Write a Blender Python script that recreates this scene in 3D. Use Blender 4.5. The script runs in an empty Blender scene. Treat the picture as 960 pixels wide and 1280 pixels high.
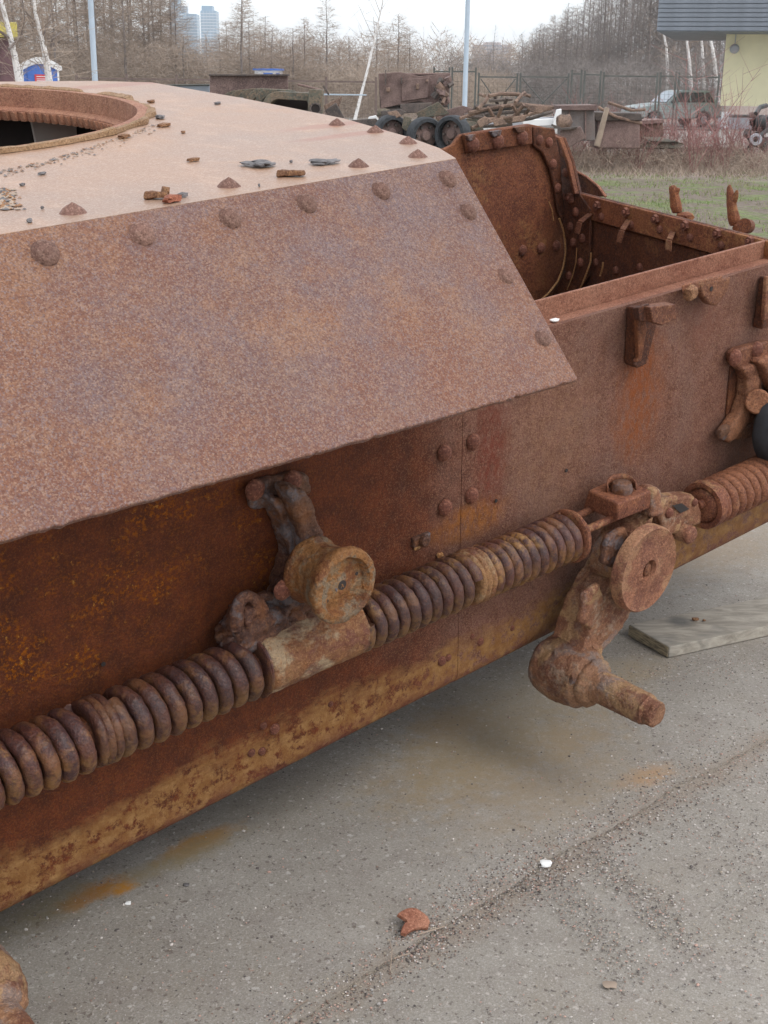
import bpy, bmesh, math, random
import numpy as np
from mathutils import Vector, Matrix, Euler, noise as mnoise

S = bpy.context.scene
COL = S.collection
R = math.radians
PI = math.pi

# ------------------------------------------------------------------ camera
FPX, EYE = 1600.0, 1.6                       # focal length in photo pixels, eye height
PITCH, ROLL = math.atan(537/FPX), 0.013
C0 = Vector((0, 0, EYE))
FWD = Vector((0, math.cos(PITCH), -math.sin(PITCH)))
UP0 = Vector((0, math.sin(PITCH), math.cos(PITCH)))
RT0 = Vector((1, 0, 0))
RT = RT0*math.cos(ROLL) + UP0*math.sin(ROLL)
UPV = UP0*math.cos(ROLL) - RT0*math.sin(ROLL)
cam = bpy.data.cameras.new('camera'); cam_o = bpy.data.objects.new('camera', cam); COL.objects.link(cam_o)
m = Matrix.Identity(4)
for i in range(3):
    m[i][0] = RT[i]; m[i][1] = UPV[i]; m[i][2] = -FWD[i]; m[i][3] = C0[i]
cam_o.matrix_world = m
cam.sensor_fit = 'VERTICAL'; cam.sensor_height = 36; cam.lens = 36*FPX/1280
cam.clip_start = 0.05; cam.clip_end = 8000
S.camera = cam_o

# ------------------------------------------------------------------ sky and sun (overcast, bright)
SUN_EL, SUN_AZ = R(50), R(125)               # azimuth measured clockwise from +Y
W = bpy.data.worlds.new('World'); S.world = W; W.use_nodes = True
wn, wl = W.node_tree.nodes, W.node_tree.links
wn.clear()
sky = wn.new('ShaderNodeTexSky'); sky.sky_type = 'NISHITA'; sky.sun_disc = False
sky.sun_elevation = SUN_EL; sky.sun_rotation = SUN_AZ
b1 = wn.new('ShaderNodeBackground'); b1.inputs['Strength'].default_value = 0.05
wl.new(sky.outputs[0], b1.inputs[0])
b2 = wn.new('ShaderNodeBackground'); b2.inputs['Color'].default_value = (0.97, 0.98, 1.0, 1); b2.inputs['Strength'].default_value = 1.38
ad = wn.new('ShaderNodeAddShader'); wo = wn.new('ShaderNodeOutputWorld')
wl.new(b1.outputs[0], ad.inputs[0]); wl.new(b2.outputs[0], ad.inputs[1]); wl.new(ad.outputs[0], wo.inputs[0])
sl = bpy.data.lights.new('sun', 'SUN'); sl.energy = 1.2; sl.angle = R(25); sl.color = (1.0, 0.96, 0.9)
so = bpy.data.objects.new('sun', sl); COL.objects.link(so)
sdir = Vector((math.sin(SUN_AZ)*math.cos(SUN_EL), math.cos(SUN_AZ)*math.cos(SUN_EL), math.sin(SUN_EL)))
so.rotation_euler = sdir.to_track_quat('Z', 'Y').to_euler()
so.location = (0, 0, 60)
S.view_settings.view_transform = 'Standard'; S.view_settings.look = 'None'
S.view_settings.exposure = 0.0; S.view_settings.gamma = 1.0

# ------------------------------------------------------------------ surveying helpers: a sight line of the photograph meets a real plane
def ray(x, y):
    return (FWD*FPX + RT*(x-480) + UPV*(640-y)).normalized()
def hit(x, y, p, nrm):
    r = ray(x, y); return C0 + r*((p-C0).dot(nrm)/r.dot(nrm))
def gnd(x, y, z=0.0): return hit(x, y, Vector((0, 0, z)), Vector((0, 0, 1)))
def at(x, y, Y): return hit(x, y, Vector((0, Y, 0)), Vector((0, 1, 0)))
HA = ray(2400, -80)                                  # along the hull
HN = -ray(-1116, -60); HN = (HN - HA*HN.dot(HA)).normalized()   # out of its side
HW = HA.cross(HN); HW = HW if HW.z > 0 else -HW      # up
P0 = gnd(0, 1143, 0.2)
HM = Matrix(((HA.x, -HN.x, HW.x, P0.x), (HA.y, -HN.y, HW.y, P0.y), (HA.z, -HN.z, HW.z, P0.z), (0, 0, 0, 1)))
# hull frame: X along, Y INTO the hull (so -Y is outward), Z up ; a point is V(l, o, h) with o outward
def V(l, o, h): return Vector((l, -o, h))
def loc(p):
    d = p-P0; return V(d.dot(HA), d.dot(HN), d.dot(HW))
def sO(x, y, o): return loc(hit(x, y, P0+HN*o, HN))
def sH(x, y, h): return loc(hit(x, y, P0+HW*h, HW))
def sL(x, y, l): return loc(hit(x, y, P0+HA*l, HA))

# ------------------------------------------------------------------ node helper
class NT:
    def __init__(s, name):
        s.m = bpy.data.materials.new(name); s.m.use_nodes = True
        s.n, s.l = s.m.node_tree.nodes, s.m.node_tree.links
        s.n.clear()
        s.out = s.n.new('ShaderNodeOutputMaterial'); s.b = s.n.new('ShaderNodeBsdfPrincipled')
        s.l.new(s.b.outputs[0], s.out.inputs[0])
        s.tc = s.n.new('ShaderNodeTexCoord')
        s.co = s.tc.outputs['Object']
    def put(s, sock, v):
        if isinstance(v, bpy.types.NodeSocket): s.l.new(v, sock)
        elif isinstance(v, (tuple, list)) and len(v) == 3 and sock.type == 'RGBA': sock.default_value = (*v, 1)
        else: sock.default_value = v
    def world(s):
        g = s.n.new('ShaderNodeNewGeometry'); s.co = g.outputs['Position']; return s
    def sep(s, v=None):
        x = s.n.new('ShaderNodeSeparateXYZ'); s.put(x.inputs[0], v or s.co); return x.outputs
    def map(s, scale=(1, 1, 1), loc=(0, 0, 0), rot=(0, 0, 0), v=None):
        x = s.n.new('ShaderNodeMapping'); s.put(x.inputs[0], v or s.co)
        x.inputs['Scale'].default_value = scale; x.inputs['Location'].default_value = loc; x.inputs['Rotation'].default_value = rot
        return x.outputs[0]
    def noise(s, sc, det=4, rough=0.6, v=None, dist=0.0, col=False):
        x = s.n.new('ShaderNodeTexNoise'); s.put(x.inputs['Vector'], v or s.co)
        x.inputs['Scale'].default_value = sc; x.inputs['Detail'].default_value = det; x.inputs['Roughness'].default_value = rough
        x.inputs['Distortion'].default_value = dist
        return x.outputs['Color' if col else 'Fac']
    def vor(s, sc, v=None, feat='F1', out='Distance', rnd=1.0):
        x = s.n.new('ShaderNodeTexVoronoi'); x.feature = feat; s.put(x.inputs['Vector'], v or s.co)
        x.inputs['Scale'].default_value = sc; x.inputs['Randomness'].default_value = rnd
        return x.outputs[out]
    def step(s, v, a, b, lo=0.0, hi=1.0):
        x = s.n.new('ShaderNodeMapRange'); x.interpolation_type = 'SMOOTHSTEP' if a < b else 'LINEAR'
        s.put(x.inputs['Value'], v)
        x.inputs['From Min'].default_value = a; x.inputs['From Max'].default_value = b
        x.inputs['To Min'].default_value = lo; x.inputs['To Max'].default_value = hi
        return x.outputs[0]
    def math(s, op, a, b=0.0):
        x = s.n.new('ShaderNodeMath'); x.operation = op; s.put(x.inputs[0], a); s.put(x.inputs[1], b); return x.outputs[0]
    def mix(s, f, a, b, mode='MIX'):
        x = s.n.new('ShaderNodeMix'); x.data_type = 'RGBA'; x.blend_type = mode
        s.put(x.inputs[0], f); s.put(x.inputs[6], a); s.put(x.inputs[7], b); return x.outputs[2]
    def grain(s, c, sc, dark, light, amt=.6, lo=.32, hi=.70):
        """crisp mineral grain: jittered cells, some darker, some lighter"""
        w = s.n.new('ShaderNodeVectorMath'); w.operation = 'MULTIPLY_ADD'; s.put(w.inputs[0], s.noise(sc*1.3, 2, .6, col=True)); w.inputs[1].default_value = (1.2/sc,)*3; s.put(w.inputs[2], s.co)
        r = s.sep(s.vor(sc, v=w.outputs[0], out='Color'))
        c = s.mix(s.math('MULTIPLY', s.step(r[0], lo, lo-.22, 0, 1), amt), c, dark)
        c = s.mix(s.math('MULTIPLY', s.step(r[0], hi, hi+.22), amt), c, light)
        return c, r[1]
    def hsv(s, c, sat, val, hue=.5):
        x = s.n.new('ShaderNodeHueSaturation'); s.put(x.inputs['Color'], c); x.inputs['Saturation'].default_value = sat; x.inputs['Value'].default_value = val; x.inputs['Hue'].default_value = hue
        return x.outputs[0]
    def dist(s, p, v=None):
        x = s.n.new('ShaderNodeVectorMath'); x.operation = 'DISTANCE'; s.put(x.inputs[0], v or s.co)
        x.inputs[1].default_value = tuple(p); return x.outputs['Value']
    def bump(s, h, strength=0.5, d=0.01, nrm=None):
        x = s.n.new('ShaderNodeBump'); s.put(x.inputs['Height'], h); x.inputs['Strength'].default_value = strength
        x.inputs['Distance'].default_value = d
        if nrm is not None: s.l.new(nrm, x.inputs['Normal'])
        return x.outputs[0]
    def fin(s, col, rough=0.8, nrm=None, metal=0.0, spec=0.5):
        s.put(s.b.inputs['Base Color'], col); s.put(s.b.inputs['Roughness'], rough)
        s.b.inputs['Metallic'].default_value = metal; s.b.inputs['Specular IOR Level'].default_value = spec
        if nrm is not None: s.l.new(nrm, s.b.inputs['Normal'])
        return s.m

def plain(name, col, rough=0.7, var=0.25, sc=8.0, metal=0.0, spec=0.5, bump=0.0, bsc=60.0):
    t = NT(name)
    n = t.noise(sc, 5); d = tuple(c*(1-var) for c in col); l = tuple(min(1, c*(1+var)) for c in col)
    c = t.mix(t.step(n, .3, .7), d, l)
    nr = t.bump(t.noise(bsc, 4), bump, 0.004) if bump else None
    return t.fin(c, rough, nr, metal, spec)

def rust(name, lo, mid, hi, fine=170.0, speck=0.5, rough=0.72, bump=0.55, patch=None, patch_amt=0.0, med=22.0, spec=0.35, world=False, bd=0.004, dust=None, grain=.45, sat=1.14, broad=(), mud=None):
    """rusted steel: large tone drift, medium flakes, fine pitting in colour and relief"""
    t = NT(name)
    if world: t.world()
    oi = t.n.new('ShaderNodeObjectInfo')
    big = t.noise(3.0, 4, .6); mdn = t.noise(med, 5, .65); fin = t.noise(fine, 3, .7); fi2 = t.noise(fine*.45, 2, .6, v=t.map(loc=(3, 7, 1)))
    c = t.mix(t.step(mdn, .34, .66), lo, mid)
    c = t.mix(t.math('MULTIPLY', t.step(big, .4, .65), .6), c, hi)
    dk = tuple(v*.45 for v in lo)
    c = t.mix(t.math('MULTIPLY', t.step(fin, .5, .68), speck), c, dk)
    c = t.mix(t.math('MULTIPLY', t.step(fi2, .55, .7), speck), c, hi)
    if patch:
        pm = t.math('MULTIPLY', t.step(t.noise(7, 5, .7, v=t.map(loc=(11, 2, 5))), .52, .62), t.step(t.noise(60, 4, .7), .42, .58))
        c = t.mix(t.math('MULTIPLY', pm, patch_amt), c, patch)
    if dust:
        g = t.n.new('ShaderNodeNewGeometry'); z = t.sep(g.outputs['Normal'])[2]
        c = t.mix(t.math('MULTIPLY', t.step(z, .2, 1.0), t.step(mdn, .35, .7)), c, dust)
    for bi, (bc, ba, bs) in enumerate(broad):
        c = t.mix(t.math('MULTIPLY', t.step(t.noise(bs, 5, .65, v=t.map(loc=(5.1*bi+1, 2.7, 8-bi)), dist=.3), .50, .60), ba), c, bc)
    c, gr = t.grain(c, fine*2.4, tuple(v*.42 for v in lo), tuple(min(1, v*1.30) for v in hi), grain)
    if mud:                                          # dirt packed on undersides
        g = t.n.new('ShaderNodeNewGeometry'); z = t.sep(g.outputs['Normal'])[2]
        c = t.mix(t.math('MULTIPLY', t.step(z, .15, -.7, 0, 1), t.step(t.noise(38, 5, .75, v=t.map(loc=(3, 3, 9))), .42, .58, 0, .8)), c, mud)
    hsv = t.n.new('ShaderNodeHueSaturation'); t.put(hsv.inputs['Color'], c); hsv.inputs['Saturation'].default_value = sat
    t.put(hsv.inputs['Value'], t.step(oi.outputs['Random'], 0, 1, .85, 1.12))
    h = t.math('ADD', t.math('MULTIPLY', fin, .5), t.math('ADD', fi2, t.math('ADD', t.math('MULTIPLY', mdn, 2.2), t.math('MULTIPLY', gr, .35))))
    return t.fin(hsv.outputs[0], t.step(fin, .3, .7, rough-.12, rough+.12), t.bump(h, bump, bd), 0, spec)

# ------------------------------------------------------------------ materials
M = {}
def make_side():
    """hull side: dark red on the left part, mauve brown beyond, orange run-off under brackets, ochre mud low down"""
    t = NT('side_rust')
    x, y, z = t.sep()[0], None, t.sep()[2]
    z = t.sep()[2]
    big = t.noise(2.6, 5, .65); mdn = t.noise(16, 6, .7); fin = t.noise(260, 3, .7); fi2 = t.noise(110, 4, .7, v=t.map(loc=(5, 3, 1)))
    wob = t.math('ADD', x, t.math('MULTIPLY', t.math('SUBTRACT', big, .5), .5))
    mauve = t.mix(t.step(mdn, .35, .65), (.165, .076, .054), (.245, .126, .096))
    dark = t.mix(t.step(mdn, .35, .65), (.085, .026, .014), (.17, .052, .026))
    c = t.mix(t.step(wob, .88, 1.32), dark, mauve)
    # speckle
    c = t.mix(t.math('MULTIPLY', t.step(fin, .5, .64), .55), c, (.085, .038, .03))
    c = t.mix(t.math('MULTIPLY', t.step(fi2, .54, .66), t.step(wob, .8, 1.3, .12, .55)), c, (.35, .185, .115))
    c = t.mix(t.math('MULTIPLY', t.step(t.noise(6, 5, .7, v=t.map(loc=(9, 4, 2))), .45, .62), t.step(wob, .8, 1.3, 0, .6)), c, (.215, .125, .10))
    sc_ = t.math('MULTIPLY', t.step(t.noise(24, 6, .75, v=t.map(loc=(6, 6, 2))), .56, .64), .55)
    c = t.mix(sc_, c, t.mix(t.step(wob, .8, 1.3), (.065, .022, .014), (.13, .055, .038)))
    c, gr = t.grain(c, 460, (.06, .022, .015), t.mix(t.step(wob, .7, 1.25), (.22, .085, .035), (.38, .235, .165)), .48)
    # orange bloom on the dark left part
    om = t.math('MULTIPLY', t.step(t.noise(5.5, 5, .7, v=t.map((1, 1, 1.6), (2, 0, 4))), .46, .64), t.step(fi2, .48, .60))
    om = t.math('MULTIPLY', om, t.step(wob, .75, .35, 0, 1))
    om = t.math('MULTIPLY', om, t.step(z, .34, .44))
    c = t.mix(om, c, (.36, .12, .028))
    om2 = t.math('MULTIPLY', om, t.step(t.noise(90, 4, .7, v=t.map(loc=(1, 9, 2))), .56, .64))
    c = t.mix(om2, c, (.62, .38, .13))
    # vertical drain stains
    for (px, py, rx, rz, col, amt) in ((800, 500, .10, .17, (.27, .085, .032), .75), (800, 455, .05, .08, (.25, .075, .03), .7), (615, 560, .055, .16, (.17, .045, .03), .8), (590, 650, .12, .045, (.40, .16, .045), .55),
                                       (880, 395, .09, .09, (.20, .085, .06), .6), (940, 560, .10, .14, (.28, .11, .06), .6), (690, 560, .16, .2, (.33, .19, .12), .35)):
        p = sO(px, py, 0)
        q = t.map((1/rx, 0, 1/rz), (-p.x/rx, 0, -p.z/rz))
        dd = t.math('ADD', t.dist((0, 0, 0), q), t.math('MULTIPLY', t.math('SUBTRACT', t.noise(9, 5, .7), .5), 1.5))
        c = t.mix(t.math('MULTIPLY', t.step(dd, 1.25, .45, 0, 1), t.math('MULTIPLY', t.step(t.noise(42, 6, .82, v=t.map((1.6, 1, .7), (px, 1, 2))), .40, .58, .12, 1), amt)), c, col)
    # low ochre mud band, edge ragged
    hz = t.math('ADD', z, t.math('MULTIPLY', t.math('SUBTRACT', t.noise(7, 6, .72, v=t.map((.5, 1, 1.5))), .5), .24))
    och = t.mix(t.step(t.noise(30, 5, .7), .35, .7), (.24, .118, .052), (.365, .215, .105))
    hz = t.math('SUBTRACT', hz, t.step(x, 1.7, 2.1, 0, .10))
    mm = t.math('MULTIPLY', t.step(hz, .125, .080, 0, 1), t.step(t.noise(26, 6, .8, v=t.map(loc=(4, 4, 4))), .58, .50, 0, 1))
    c = t.mix(mm, c, och)
    low = t.math('MULTIPLY', t.step(z, .045, .0, 0, 1), t.step(t.noise(14, 5, .7, v=t.map(loc=(8, 1, 1))), .42, .55))
    c = t.mix(t.math('MULTIPLY', low, .8), c, (.15, .055, .04))
    h = t.math('ADD', t.math('MULTIPLY', fin, .5), t.math('ADD', fi2, t.math('MULTIPLY', mdn, 2.0)))
    h = t.math('ADD', h, t.math('MULTIPLY', gr, .4)); M['side'] = t.fin(t.hsv(c, 1.12, .88), t.step(fin, .3, .7, .6, .85), t.bump(h, .75, .004), 0, .28)
make_side()
def make_flare():
    t = NT('flare_rust')
    big = t.noise(1.6, 5, .6, v=t.map(loc=(1, 1, 1))); mdn = t.noise(9, 6, .7); f1 = t.noise(210, 3, .7); f2 = t.noise(120, 3, .65, v=t.map(loc=(7, 2, 3)))
    f3 = t.noise(320, 2, .6, v=t.map(loc=(2, 9, 3)))
    c = t.mix(t.step(big, .38, .62), (.230, .110, .074), (.188, .108, .090))
    c = t.mix(t.math('MULTIPLY', t.step(t.noise(3.2, 6, .72, v=t.map(loc=(4, 8, 1))), .44, .60), .75), c, (.195, .142, .145))
    c = t.mix(t.math('MULTIPLY', t.step(t.noise(4.0, 6, .75, v=t.map(loc=(14, 3, 6))), .46, .62), .65), c, (.325, .165, .09))
    c = t.mix(t.math('MULTIPLY', t.step(mdn, .50, .70), .45), c, (.33, .21, .15))
    z = t.sep()[2]                                   # run-off towards the lower edge, heavier brown
    lowm = t.step(t.math('ADD', z, t.math('MULTIPLY', t.math('SUBTRACT', mdn, .5), .25)), .96, .84, 0, .5)
    c = t.mix(lowm, c, (.25, .110, .068))
    st = t.step(t.noise(14, 5, .7, v=t.map((1, .12, .12), (3, 0, 0))), .56, .70, 0, .28)
    c = t.mix(st, c, (.17, .085, .065))
    c = t.mix(t.math('MULTIPLY', t.step(f1, .50, .60), .55), c, (.135, .060, .044))
    c = t.mix(t.math('MULTIPLY', t.step(f2, .53, .63), .35), c, (.38, .24, .165))
    c, gr = t.grain(c, 430, (.11, .050, .040), (.42, .29, .22), .5)
    c = t.mix(t.math('MULTIPLY', t.step(gr, .74, .9), .45), c, (.22, .195, .215))
    h = t.math('ADD', t.math('MULTIPLY', f3, .5), t.math('ADD', t.math('ADD', f1, t.math('MULTIPLY', gr, .4)), t.math('MULTIPLY', f2, 1.0)))
    M['flare'] = t.fin(t.hsv(c, 1.08, .90, .499), .62, t.bump(h, .8, .003), 0, .32)
make_flare()
def make_deck():
    t = NT('deck_rust')
    big = t.noise(2.0, 5, .65); mdn = t.noise(11, 5, .65, v=t.map((1, .5, 1))); f1 = t.noise(160, 3, .7)
    c = t.mix(t.step(big, .35, .65), (.355, .228, .168), (.31, .220, .178))
    c = t.mix(t.math('MULTIPLY', t.step(mdn, .5, .7), .6), c, (.50, .34, .26))
    c = t.mix(t.math('MULTIPLY', t.step(f1, .52, .64), .4), c, (.30, .17, .125))
    c = t.mix(t.math('MULTIPLY', t.step(t.noise(4, 6, .72, v=t.map(loc=(6, 1, 0))), .50, .66), .5), c, (.42, .25, .165))
    c, gr = t.grain(c, 430, (.25, .135, .095), (.56, .44, .37), .45)
    for (px, py, rx, ry) in ((410, 157, .16, .035), (440, 168, .2, .03), (150, 106, .3, .06)):
        p = sH(px, py, 1.17); q = t.map((1/rx, 1/ry, 0), (-p.x/rx, -p.y/ry, 0))
        c = t.mix(t.step(t.math('ADD', t.dist((0, 0, 0), q), t.math('MULTIPLY', t.noise(20, 4), .6)), 1.4, .9, 0, .55), c, (.30, .13, .10))
    M['deck'] = t.fin(t.hsv(c, 1.26, .88, .505), .42, t.bump(t.math('ADD', f1, t.math('MULTIPLY', mdn, 1.5)), .35, .003), 0, .5)
make_deck()
M['spring'] = rust('spring_rust', (.038, .016, .014), (.080, .032, .026), (.140, .060, .040), fine=170, speck=.30, rough=.52, broad=(((.050, .026, .028), .6, 14), ((.22, .11, .055), .5, 20)), patch=(.36, .21, .09), patch_amt=.65, spec=.55, bd=.0025, grain=.3, mud=(.25, .14, .06), bump=.9)
M['spring2'] = rust('spring_rust_dry', (.105, .042, .030), (.175, .075, .050), (.26, .125, .075), fine=140, speck=.4, rough=.7, patch=(.40, .25, .14), patch_amt=.5)
M['sleeve'] = rust('sleeve_rust', (.16, .065, .042), (.26, .12, .065), (.38, .24, .13), speck=.3, patch=(.42, .33, .22), patch_amt=.5, bump=1.2, grain=.25, broad=(((.37, .29, .20), .85, 9), ((.14, .055, .045), .7, 11)))
M['roller'] = rust('roller_rust', (.17, .07, .034), (.29, .135, .062), (.36, .20, .10), fine=150, speck=.3, patch=(.30, .235, .16), patch_amt=.7, bump=1.2, grain=.3, broad=(((.24, .20, .15), .8, 22), ((.16, .06, .035), .7, 18)))
M['arm'] = rust('arm_rust', (.160, .062, .034), (.26, .115, .062), (.37, .205, .11), fine=150, speck=.25, patch=(.34, .27, .20), patch_amt=.5, bump=1.0, bd=.006, med=9, grain=.28, sat=1.0, broad=(((.19, .155, .145), .7, 11), ((.14, .050, .03), .75, 9), ((.40, .25, .12), .6, 13)))
M['disc'] = rust('disc_rust', (.15, .054, .032), (.235, .092, .052), (.32, .155, .085), fine=150, speck=.3, patch=(.43, .28, .15), patch_amt=.3, bump=1.0, med=24, grain=.4, sat=1.0, broad=(((.13, .048, .032), .6, 12), ((.36, .21, .11), .5, 10)))
M['bracket'] = rust('bracket_rust', (.055, .024, .018), (.115, .052, .034), (.19, .10, .06), fine=130, speck=.35, patch=(.17, .165, .175), patch_amt=.6, bump=1.2, spec=.5, grain=.3, broad=(((.15, .14, .15), .7, 14), ((.20, .085, .04), .5, 18)))
M['bracket2'] = rust('bracket_rust_pale', (.125, .052, .036), (.195, .088, .058), (.29, .15, .09), fine=130, speck=.4, patch=(.40, .25, .15), patch_amt=.35, bump=.8)
M['rivet'] = rust('rivet_rust', (.175, .088, .066), (.235, .128, .10), (.31, .19, .145), fine=190, speck=.6, bump=.9, spec=.3, sat=1.0)
M['rivet_dark'] = rust('rivet_rust_dark', (.11, .042, .03), (.18, .075, .055), (.26, .13, .09), fine=170, speck=.5, bump=.7)
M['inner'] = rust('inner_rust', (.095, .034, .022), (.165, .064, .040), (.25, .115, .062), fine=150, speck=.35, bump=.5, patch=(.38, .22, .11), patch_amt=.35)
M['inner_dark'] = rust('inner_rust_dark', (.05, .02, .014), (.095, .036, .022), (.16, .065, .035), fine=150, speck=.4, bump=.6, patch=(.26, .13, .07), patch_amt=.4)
M['ring'] = rust('ring_rust', (.23, .11, .08), (.33, .17, .12), (.38, .22, .15), fine=150, speck=.4, bump=.6)
M['olive'] = rust('olive_crust', (.24, .145, .085), (.33, .22, .13), (.42, .28, .18), fine=150, speck=.35, bump=.8)
M['seam'] = rust('seam_rust', (.30, .15, .075), (.40, .23, .12), (.50, .33, .19), fine=150, speck=.3)
M['rim'] = rust('rim_rust', (.21, .09, .062), (.29, .138, .095), (.38, .21, .15), fine=170, speck=.45)
M['edge'] = plain('ledge_edge_rust', (.46, .28, .20), .6, .25, 40)
M['pale'] = plain('pale_panel', (.62, .57, .52), .6, .06, 5)
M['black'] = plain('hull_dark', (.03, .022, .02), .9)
M['rubber'] = plain('rubber', (.032, .035, .040), .75, .35, 20, bump=.4)
M['chip_dark'] = plain('chip_dark', (.13, .12, .12), .75, .4, 60, bump=.6, bsc=120)
M['chip_brown'] = rust('chip_brown', (.17, .085, .055), (.25, .135, .08), (.36, .22, .13), fine=200, bump=.9)
M['chip_red'] = rust('chip_red', (.20, .075, .05), (.29, .115, .078), (.36, .16, .11), fine=200, bump=.8)
M['white'] = plain('white_chip', (.82, .82, .80), .7, .05)
M['scrap'] = rust('scrap_rust', (.14, .080, .068), (.21, .125, .108), (.27, .17, .14), fine=60, med=6, speck=.35, sat=.85, broad=(((.12, .07, .06), .6, 2),))
M['scrap_dk'] = rust('scrap_rust_dark', (.06, .05, .047), (.11, .08, .07), (.16, .115, .09), fine=60, med=6, speck=.4, sat=.8)
M['scrap_or'] = rust('scrap_rust_orange', (.14, .080, .055), (.22, .125, .085), (.32, .20, .13), fine=60, med=8, speck=.45, sat=.85, broad=(((.09, .055, .045), .7, 5),))
M['scrap_gn'] = rust('scrap_green', (.085, .085, .07), (.12, .12, .095), (.20, .14, .10), fine=30, med=5, speck=.3)
M['fence'] = plain('fence_paint', (.075, .078, .068), .6, .25, 3)
M['fence_br'] = plain('fence_brown', (.14, .10, .085), .7, .25, 3)
M['pole'] = plain('pole_paint', (.42, .50, .58), .5, .08, 2)
M['bluep'] = plain('blue_plastic', (.06, .16, .52), .45, .12, 2)
M['whitep'] = plain('white_plastic', (.80, .80, .80), .5, .05, 2)
M['redp'] = plain('red_sign', (.62, .06, .07), .5, .1, 4)
M['tankgrey'] = rust('tank_grey', (.15, .13, .125), (.21, .19, .185), (.22, .15, .12), fine=60, med=4, speck=.3, sat=.9)
M['yellow'] = plain('yellow_plaster', (.84, .78, .52), .8, .05, 1.2)
M['ochre'] = plain('ochre_fascia', (.48, .40, .09), .7, .12, 3)
M['maroon'] = plain('maroon_wall', (.12, .06, .065), .7, .15, 1.5)
M['roofm'] = plain('roof_metal', (.17, .19, .22), .55, .12, 2)
M['plinth'] = plain('plinth', (.42, .43, .46), .8, .1, 3)
M['carpaint'] = plain('car_paint', (.34, .40, .385), .35, .06, 2, spec=.6)
M['cardark'] = plain('car_dark', (.05, .055, .055), .5, .2, 3)
M['glass'] = plain('window_glass', (.35, .42, .48), .12, .15, .5, spec=.8)
M['tower'] = plain('tower_glass', (.16, .30, .42), .35, .2, .05, spec=.6)
M['tower_w'] = plain('tower_floor', (.50, .55, .60), .6, .1, .05)
M['flat'] = plain('block_wall', (.46, .36, .33), .7, .12, .05)
M['block_win'] = plain('block_window', (.14, .16, .20), .5, .2, .05)
M['bark'] = plain('larch_bark', (.20, .17, .155), .9, .3, 4)
M['twig'] = plain('larch_twig', (.33, .26, .205), .9, .25, .3)
M['twig_grey'] = plain('grey_twig', (.215, .19, .175), .9, .25, .3)
M['redstem'] = plain('red_stem', (.30, .145, .130), .8, .3, 3)
M['straw'] = plain('dry_straw', (.31, .24, .185), .9, .3, 3)
def make_birch():
    t = NT('birch_bark'); n = t.noise(3, 4, .7, v=t.map((4, 4, 10)))
    M['birch'] = t.fin(t.mix(t.step(n, .58, .66), (.72, .70, .68), (.08, .07, .07)), .8)
make_birch()
def make_wood():
    t = NT('weathered_wood')
    g = t.noise(4, 6, .7, v=t.map((2.2, 9, 9), rot=(0, 0, -math.atan2((gnd(1010, 748)-gnd(785, 795)).y, (gnd(1010, 748)-gnd(785, 795)).x))), dist=.6); b = t.noise(3, 4)
    c = t.mix(t.step(g, .3, .7), (.21, .185, .15), (.40, .36, .30))
    c = t.mix(t.math('MULTIPLY', t.step(b, .55, .7), .6), c, (.14, .14, .135))
    c = t.mix(t.step(t.dist((.16, .03, .035)), .05, .02, 0, .7), c, (.06, .06, .06))
    M['wood'] = t.fin(c, .8, t.bump(g, .5, .004))
    t = NT('sawn_end'); M['woodend'] = t.fin(t.mix(t.step(t.noise(30, 4, v=t.map((1, 1, 8))), .3, .7), (.12, .10, .07), (.42, .34, .22)), .8)
make_wood()
JOINT = [gnd(x, y) for x, y in ((250, 1360), (370, 1280), (500, 1190), (548, 1163), (640, 1108), (700, 1066), (775, 1030), (850, 982), (960, 925), (1090, 850), (1300, 740), (1700, 560))]
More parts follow.
